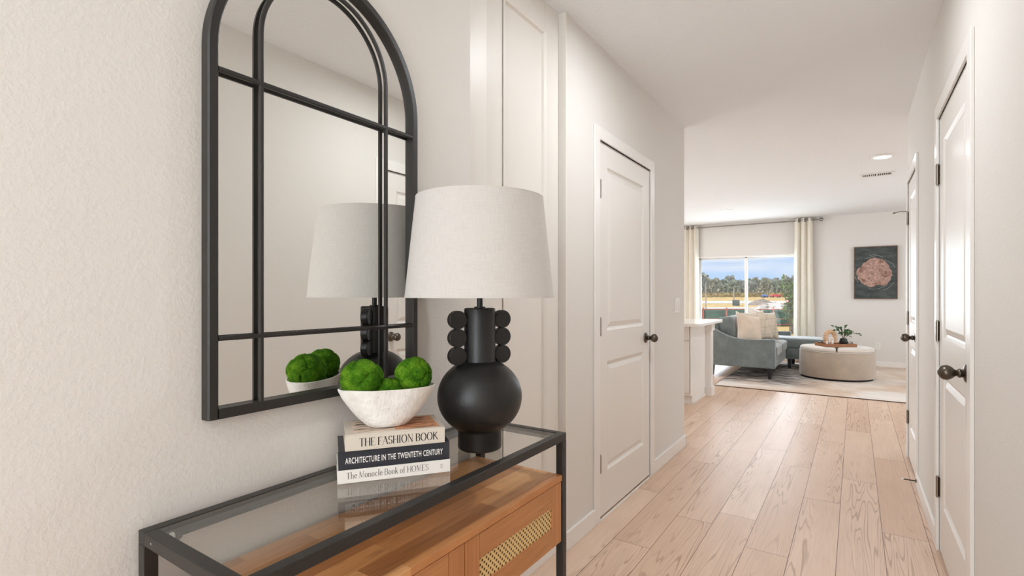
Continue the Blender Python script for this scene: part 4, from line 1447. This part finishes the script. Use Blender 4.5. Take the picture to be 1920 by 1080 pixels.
g = MB(); rows = []
ysg = [FY + .14, 14, 18, 22, 28, 36, 48, 64, 90, 130, 200, 330, 420]
for y in ysg: rows.append([g.bm.verts.new((x, y, gz(y))) for x in (-420, -60, -20, 0, 20, 60, 420)])
for a, b_ in zip(rows, rows[1:]):
    for i in range(6): g.bm.faces.new((a[i], a[i + 1], b_[i + 1], b_[i]))
struct(g, 'ground', M['ground'])


def cam_pt(px, d, z=0):     # world x, y of a place at image column px and distance d along the view axis
    r = (px - 960.) / 962. * d
    return Vector((math.cos(TH) * r - math.sin(TH) * d, math.sin(TH) * r + math.cos(TH) * d, z))


# two pale roads crossing the lot
r_ = MB()
for d0, d1 in ((47, 52), (72, 92)):
    p = [cam_pt(1240, d1 * 1.0), cam_pt(1560, d1), cam_pt(1560, d0), cam_pt(1240, d0 * 1.0)]
    n = 12
    vs = [[r_.bm.verts.new((q.x, q.y, gz(q.y) + .03)) for q in (p[3].lerp(p[2], i / n), p[0].lerp(p[1], i / n))] for i in range(n + 1)]
    for a, b_ in zip(vs, vs[1:]): r_.bm.faces.new((a[0], b_[0], b_[1], a[1]))
tag(r_.build('road', M['concrete']), 'pale concrete road crossing the dry field outside the window', 'road')

fe = thing('silt_fence', 'low green fabric construction fence with orange rails outside the window', 'fence', tuple(cam_pt(1400, 21.7, -.12)))
A, B = cam_pt(1230, 21.7), cam_pt(1580, 21.7)
dv = (B - A).normalized(); nv = Vector((dv.y, -dv.x, 0))
q = MB(); n = 80; rows = []
for j in range(5):
    rows.append([q.bm.verts.new(A.lerp(B, i / n) + nv * (.05 * math.sin(i * .8) * (1 - abs(j - 2) / 2)) + Vector((0, 0, -.12 + .73 * j / 4))) for i in range(n + 1)])
for a, b_ in zip(rows, rows[1:]):
    for i in range(n): q.bm.faces.new((a[i], a[i + 1], b_[i + 1], b_[i]))
q.build('fence_fabric', M['fabric_green'], fe, smooth=True, solid=.01)
for k in range(9):
    p = A.lerp(B, k / 8) + nv * .06
    MB().box(p.x - .025, p.x + .025, p.y - .025, p.y + .025, -.12, .68).build('post', M['orange'], fe)
for z in (-.04, .2, .60):
    a, b_ = A + nv * .1, B + nv * .1
    MB().cyl((a.x, a.y, z), (b_.x, b_.y, z), .016, n=6).build('rail', M['orange'], fe)


def mound(px, d, w, h, seed, mat, label, depth=.6):
    c = cam_pt(px, d); m = MB(); n, k = 36, 10
    top = m.bm.verts.new((c.x, c.y, gz(c.y) + h * 1.0))
    prev = None
    for j in range(1, k + 1):
        r = j / k; ring = []
        for i in range(n):
            a = 2 * PI * i / n
            rr = r * (1 + .25 * noise.noise(Vector((math.cos(a) * 1.3, math.sin(a) * 1.3, seed))))
            o_ = (camR * math.cos(a) * w / 2 + Vector((-math.sin(TH), math.cos(TH), 0)) * math.sin(a) * w / 2 * depth) * rr
            z = h * max(0, (1 - r ** 1.6)) * (1 + .5 * noise.noise(Vector((math.cos(a) * 3, math.sin(a) * 3, seed + r * 3)))) + .06 * h * noise.noise(o_ * 3)
            z = max(z, -.03) if j < k else -.05
            ring.append(m.bm.verts.new((c.x + o_.x, c.y + o_.y, gz(c.y) + z)))
        for i in range(n):
            if prev is None: m.bm.faces.new((top, ring[i], ring[(i + 1) % n]))
            else: m.bm.faces.new((prev[i], ring[i], ring[(i + 1) % n], prev[(i + 1) % n]))
        prev = ring
    tag(m.build('dirt_mound', mat, smooth=50), label, 'mound', 'mounds of sand and rubble on the building lot')


mound(1414, 27.5, 1.5, .42, 1, M['rubble'], 'nearest low pale sand mound behind the green fence')
mound(1456, 28.5, 1.7, .50, 2, M['tarp'], 'blue-grey covered mound behind the green fence')
mound(1450, 42, 4.4, .60, 3, M['rubble'], 'long sand and rubble mound in the middle of the building lot')
mound(1427, 62, 3.6, .62, 4, M['dark_rubble'], 'dark rubble heap farther back on the lot')
mound(1378, 25.5, 1.1, .42, 5, M['rubble'], 'small pale heap behind the sofa back at the fence')

c = cam_pt(1380, 58)
bn = thing('waste_container', 'dark green waste container on the pale road outside', 'container', (c.x, c.y, gz(c.y) + .02))
MB().box(c.x - .33, c.x + .33, c.y - .3, c.y + .3, gz(c.y) + .035, gz(c.y) + .62, .02).build('container_box', plain('container_green', (44, 60, 58), .6), bn)
MB().box(c.x - .36, c.x + .36, c.y - .33, c.y + .33, gz(c.y) + .62, gz(c.y) + .68, .015).build('lid', M['dark_wood'], bn)

# vehicles in the far distance
for px, d, col, lab in ((1454, 160, (190, 40, 60), 'tiny red pickup truck parked far off beyond the mounds'), (1434, 160, (70, 110, 180), 'tiny blue car parked far off left of the red truck')):
    c = cam_pt(px, d); z = gz(c.y)
    L2 = 1.7 if col[0] > 100 else .8
    v = thing('pickup_truck' if col[0] > 100 else 'car', lab, 'truck' if col[0] > 100 else 'car', (c.x, c.y, z), TH)
    VM = wmat(v); pm = plain('vehicle_paint', col, .3)
    b_ = MB().box(-L2, L2, -.7, .7, .3, .75, .08); b_.bm.transform(VM); b_.build('body', pm, v)
    b_ = MB().box(-L2 * .4, L2 * .35, -.6, .6, .75, 1.1, .1); b_.bm.transform(VM); b_.build('cab', M['dark'] if 0 else pm, v)
    for sx_ in (-.62, .62):
        for sy_ in (-.66, .66):
            b_ = MB().cyl((sx_ * L2, sy_ - .08, .26), (sx_ * L2, sy_ + .08, .26), .26, n=16); b_.bm.transform(VM); b_.build('wheel', M['dark'], v)

M['pole_wood'] = plain('grey_pole', (150, 142, 132), .8)
for px, d, top, lab in ((1323.5, 40, 23, 'thin pale utility pole at the left edge of the window view'), (1376, 70, 14, 'short pale post in front of the treeline'),
                        (1473, 90, 37, 'tall thin dark pole above the treeline at the right')):
    c = cam_pt(px, d); z = gz(c.y) + .035
    zt = H + top * d / 962.
    tag(MB().cyl((c.x, c.y, z), (c.x, c.y, zt), .05 * d / 40, .035 * d / 40, n=10).build('utility_pole', M['pole_wood'], smooth=40), lab, 'pole', 'poles on the lot outside')


def tree_mesh(name, seed, nleaf, crown_h, crown_r, lsize, mat_l, z0):
    rd = random.Random(seed); m = MB()
    blobs = []
    for i in range(9):
        a = rd.uniform(0, 2 * PI); r = crown_r * rd.uniform(0, .65)
        blobs.append((Vector((r * math.cos(a), r * math.sin(a), z0 + crown_h * rd.uniform(.15, .85))), crown_r * rd.uniform(.35, .6)))
    for i in range(nleaf):
        c, r = rd.choice(blobs)
        v = Vector((rd.gauss(0, 1), rd.gauss(0, 1), rd.gauss(0, 1))).normalized()
        leaf(m, c + v * r * rd.uniform(.75, 1.05), v + Vector((rd.uniform(-1, 1), rd.uniform(-1, 1), rd.uniform(-1, 1))), lsize * rd.uniform(.7, 1.3), .5, rd.uniform(-2, 2))
    me = bpy.data.meshes.new(name)
    m.bm.to_mesh(me); m.bm.free(); me.materials.append(mat_l)
    return me


def folm(name, a, b_):
    t_ = NT(name, .9, 0, None, .1)
    t_.col(t_.ramp(t_.noise(t_.pos(), .25, 3, .6), [(.35, srgb(*a)), (.65, srgb(*b_))])); return t_.m


crowns = [tree_mesh('crown', 20 + i, 900, 7.2, 4.2, 1.3, folm('treeline_foliage', *cc), 1.5) for i, cc in enumerate((((96, 110, 92), (142, 152, 128)), ((112, 118, 100), (160, 158, 134)), ((104, 116, 112), (150, 154, 142))))]
tkm = MB(); tkm.cyl((0, 0, -1), (0, 0, 5), .35, .2, n=8)
tk = bpy.data.meshes.new('trunk'); tkm.bm.to_mesh(tk); tkm.bm.free(); tk.materials.append(M['stem'])
rd = random.Random(5)
kinds = ['dark grey-green tree in the treeline beyond the field', 'olive grey tree in the treeline beyond the field', 'blue-grey tree in the treeline beyond the field']
for i in range(40):
    row = i % 5
    px = 1280 + i * 6.2 + rd.uniform(-1, 1)
    d = (222, 246, 234, 258, 270)[row]
    c = cam_pt(px, d); k = i % 3
    root = thing('distant_tree', kinds[k], 'tree', (c.x, c.y, gz(c.y)), rd.uniform(0, 6), kinds[k].split(' in ')[0] + 's')
    s_ = rd.uniform(.66, .92)
    if rd.random() < .15: s_ *= 1.12
    root.scale = (.66, .66, s_)
    for nm, me in (('crown', crowns[k]), ('trunk', tk)):
        o = bpy.data.objects.new(nm, me); o.parent = root; C.objects.link(o)
# low scrub row at the foot of the trees
rd = random.Random(9)
m = MB()
for i in range(2600):
    p = cam_pt(rd.uniform(1270, 1550), rd.uniform(168, 200))
    leaf(m, Vector((p.x, p.y, gz(p.y) + rd.uniform(0, .9))), Vector((rd.uniform(-1, 1), rd.uniform(-1, 1), rd.uniform(.2, 1))), rd.uniform(.5, 1.1), .5, rd.uniform(-2, 2))
tag(m.build('scrub', folm('scrub_foliage', (120, 104, 58), (160, 140, 80))), 'low dry scrub growing along the foot of the treeline', 'scrub', kind='stuff')

# flowering bush right of the window view
c = cam_pt(1484, 17.5); z = gz(c.y)
bu = thing('flowering_bush', 'tall green leafy bush with a pale pink flower right outside the window', 'bush', (c.x, c.y, z))
rd = random.Random(2); m = MB(); sm = MB()
for q in range(26):
    a = rd.uniform(0, 2 * PI); r = rd.uniform(.05, .36); hh_ = rd.uniform(.7, 1.95)
    e_ = Vector((c.x + r * math.cos(a), c.y + r * math.sin(a), z + hh_)); s0 = Vector((c.x + rd.uniform(-.05, .05), c.y, z))
    pts = [s0.lerp(e_, k / 10) + Vector((0, 0, 0)) for k in range(11)]
    sm.tube(pts, .008, 4)
    for k in range(5, 11):
        for w in range(5):
            leaf(m, pts[k] + Vector((rd.uniform(-.08, .08), rd.uniform(-.08, .08), rd.uniform(-.08, .08))), Vector((rd.uniform(-1, 1), rd.uniform(-1, 1), rd.uniform(-.4, 1))), rd.uniform(.08, .13), .36, rd.uniform(-2, 2))
sm.build('branches', M['stem'], bu); m.build('leaves', M['bush'], bu)
p = cam_pt(1475.5, 17.2)
MB().sph((p.x, p.y, 1.0), .05, 12, (1, 1, .8)).build('flower', plain('pink_flower', (236, 168, 160), .7), bu, smooth=True)
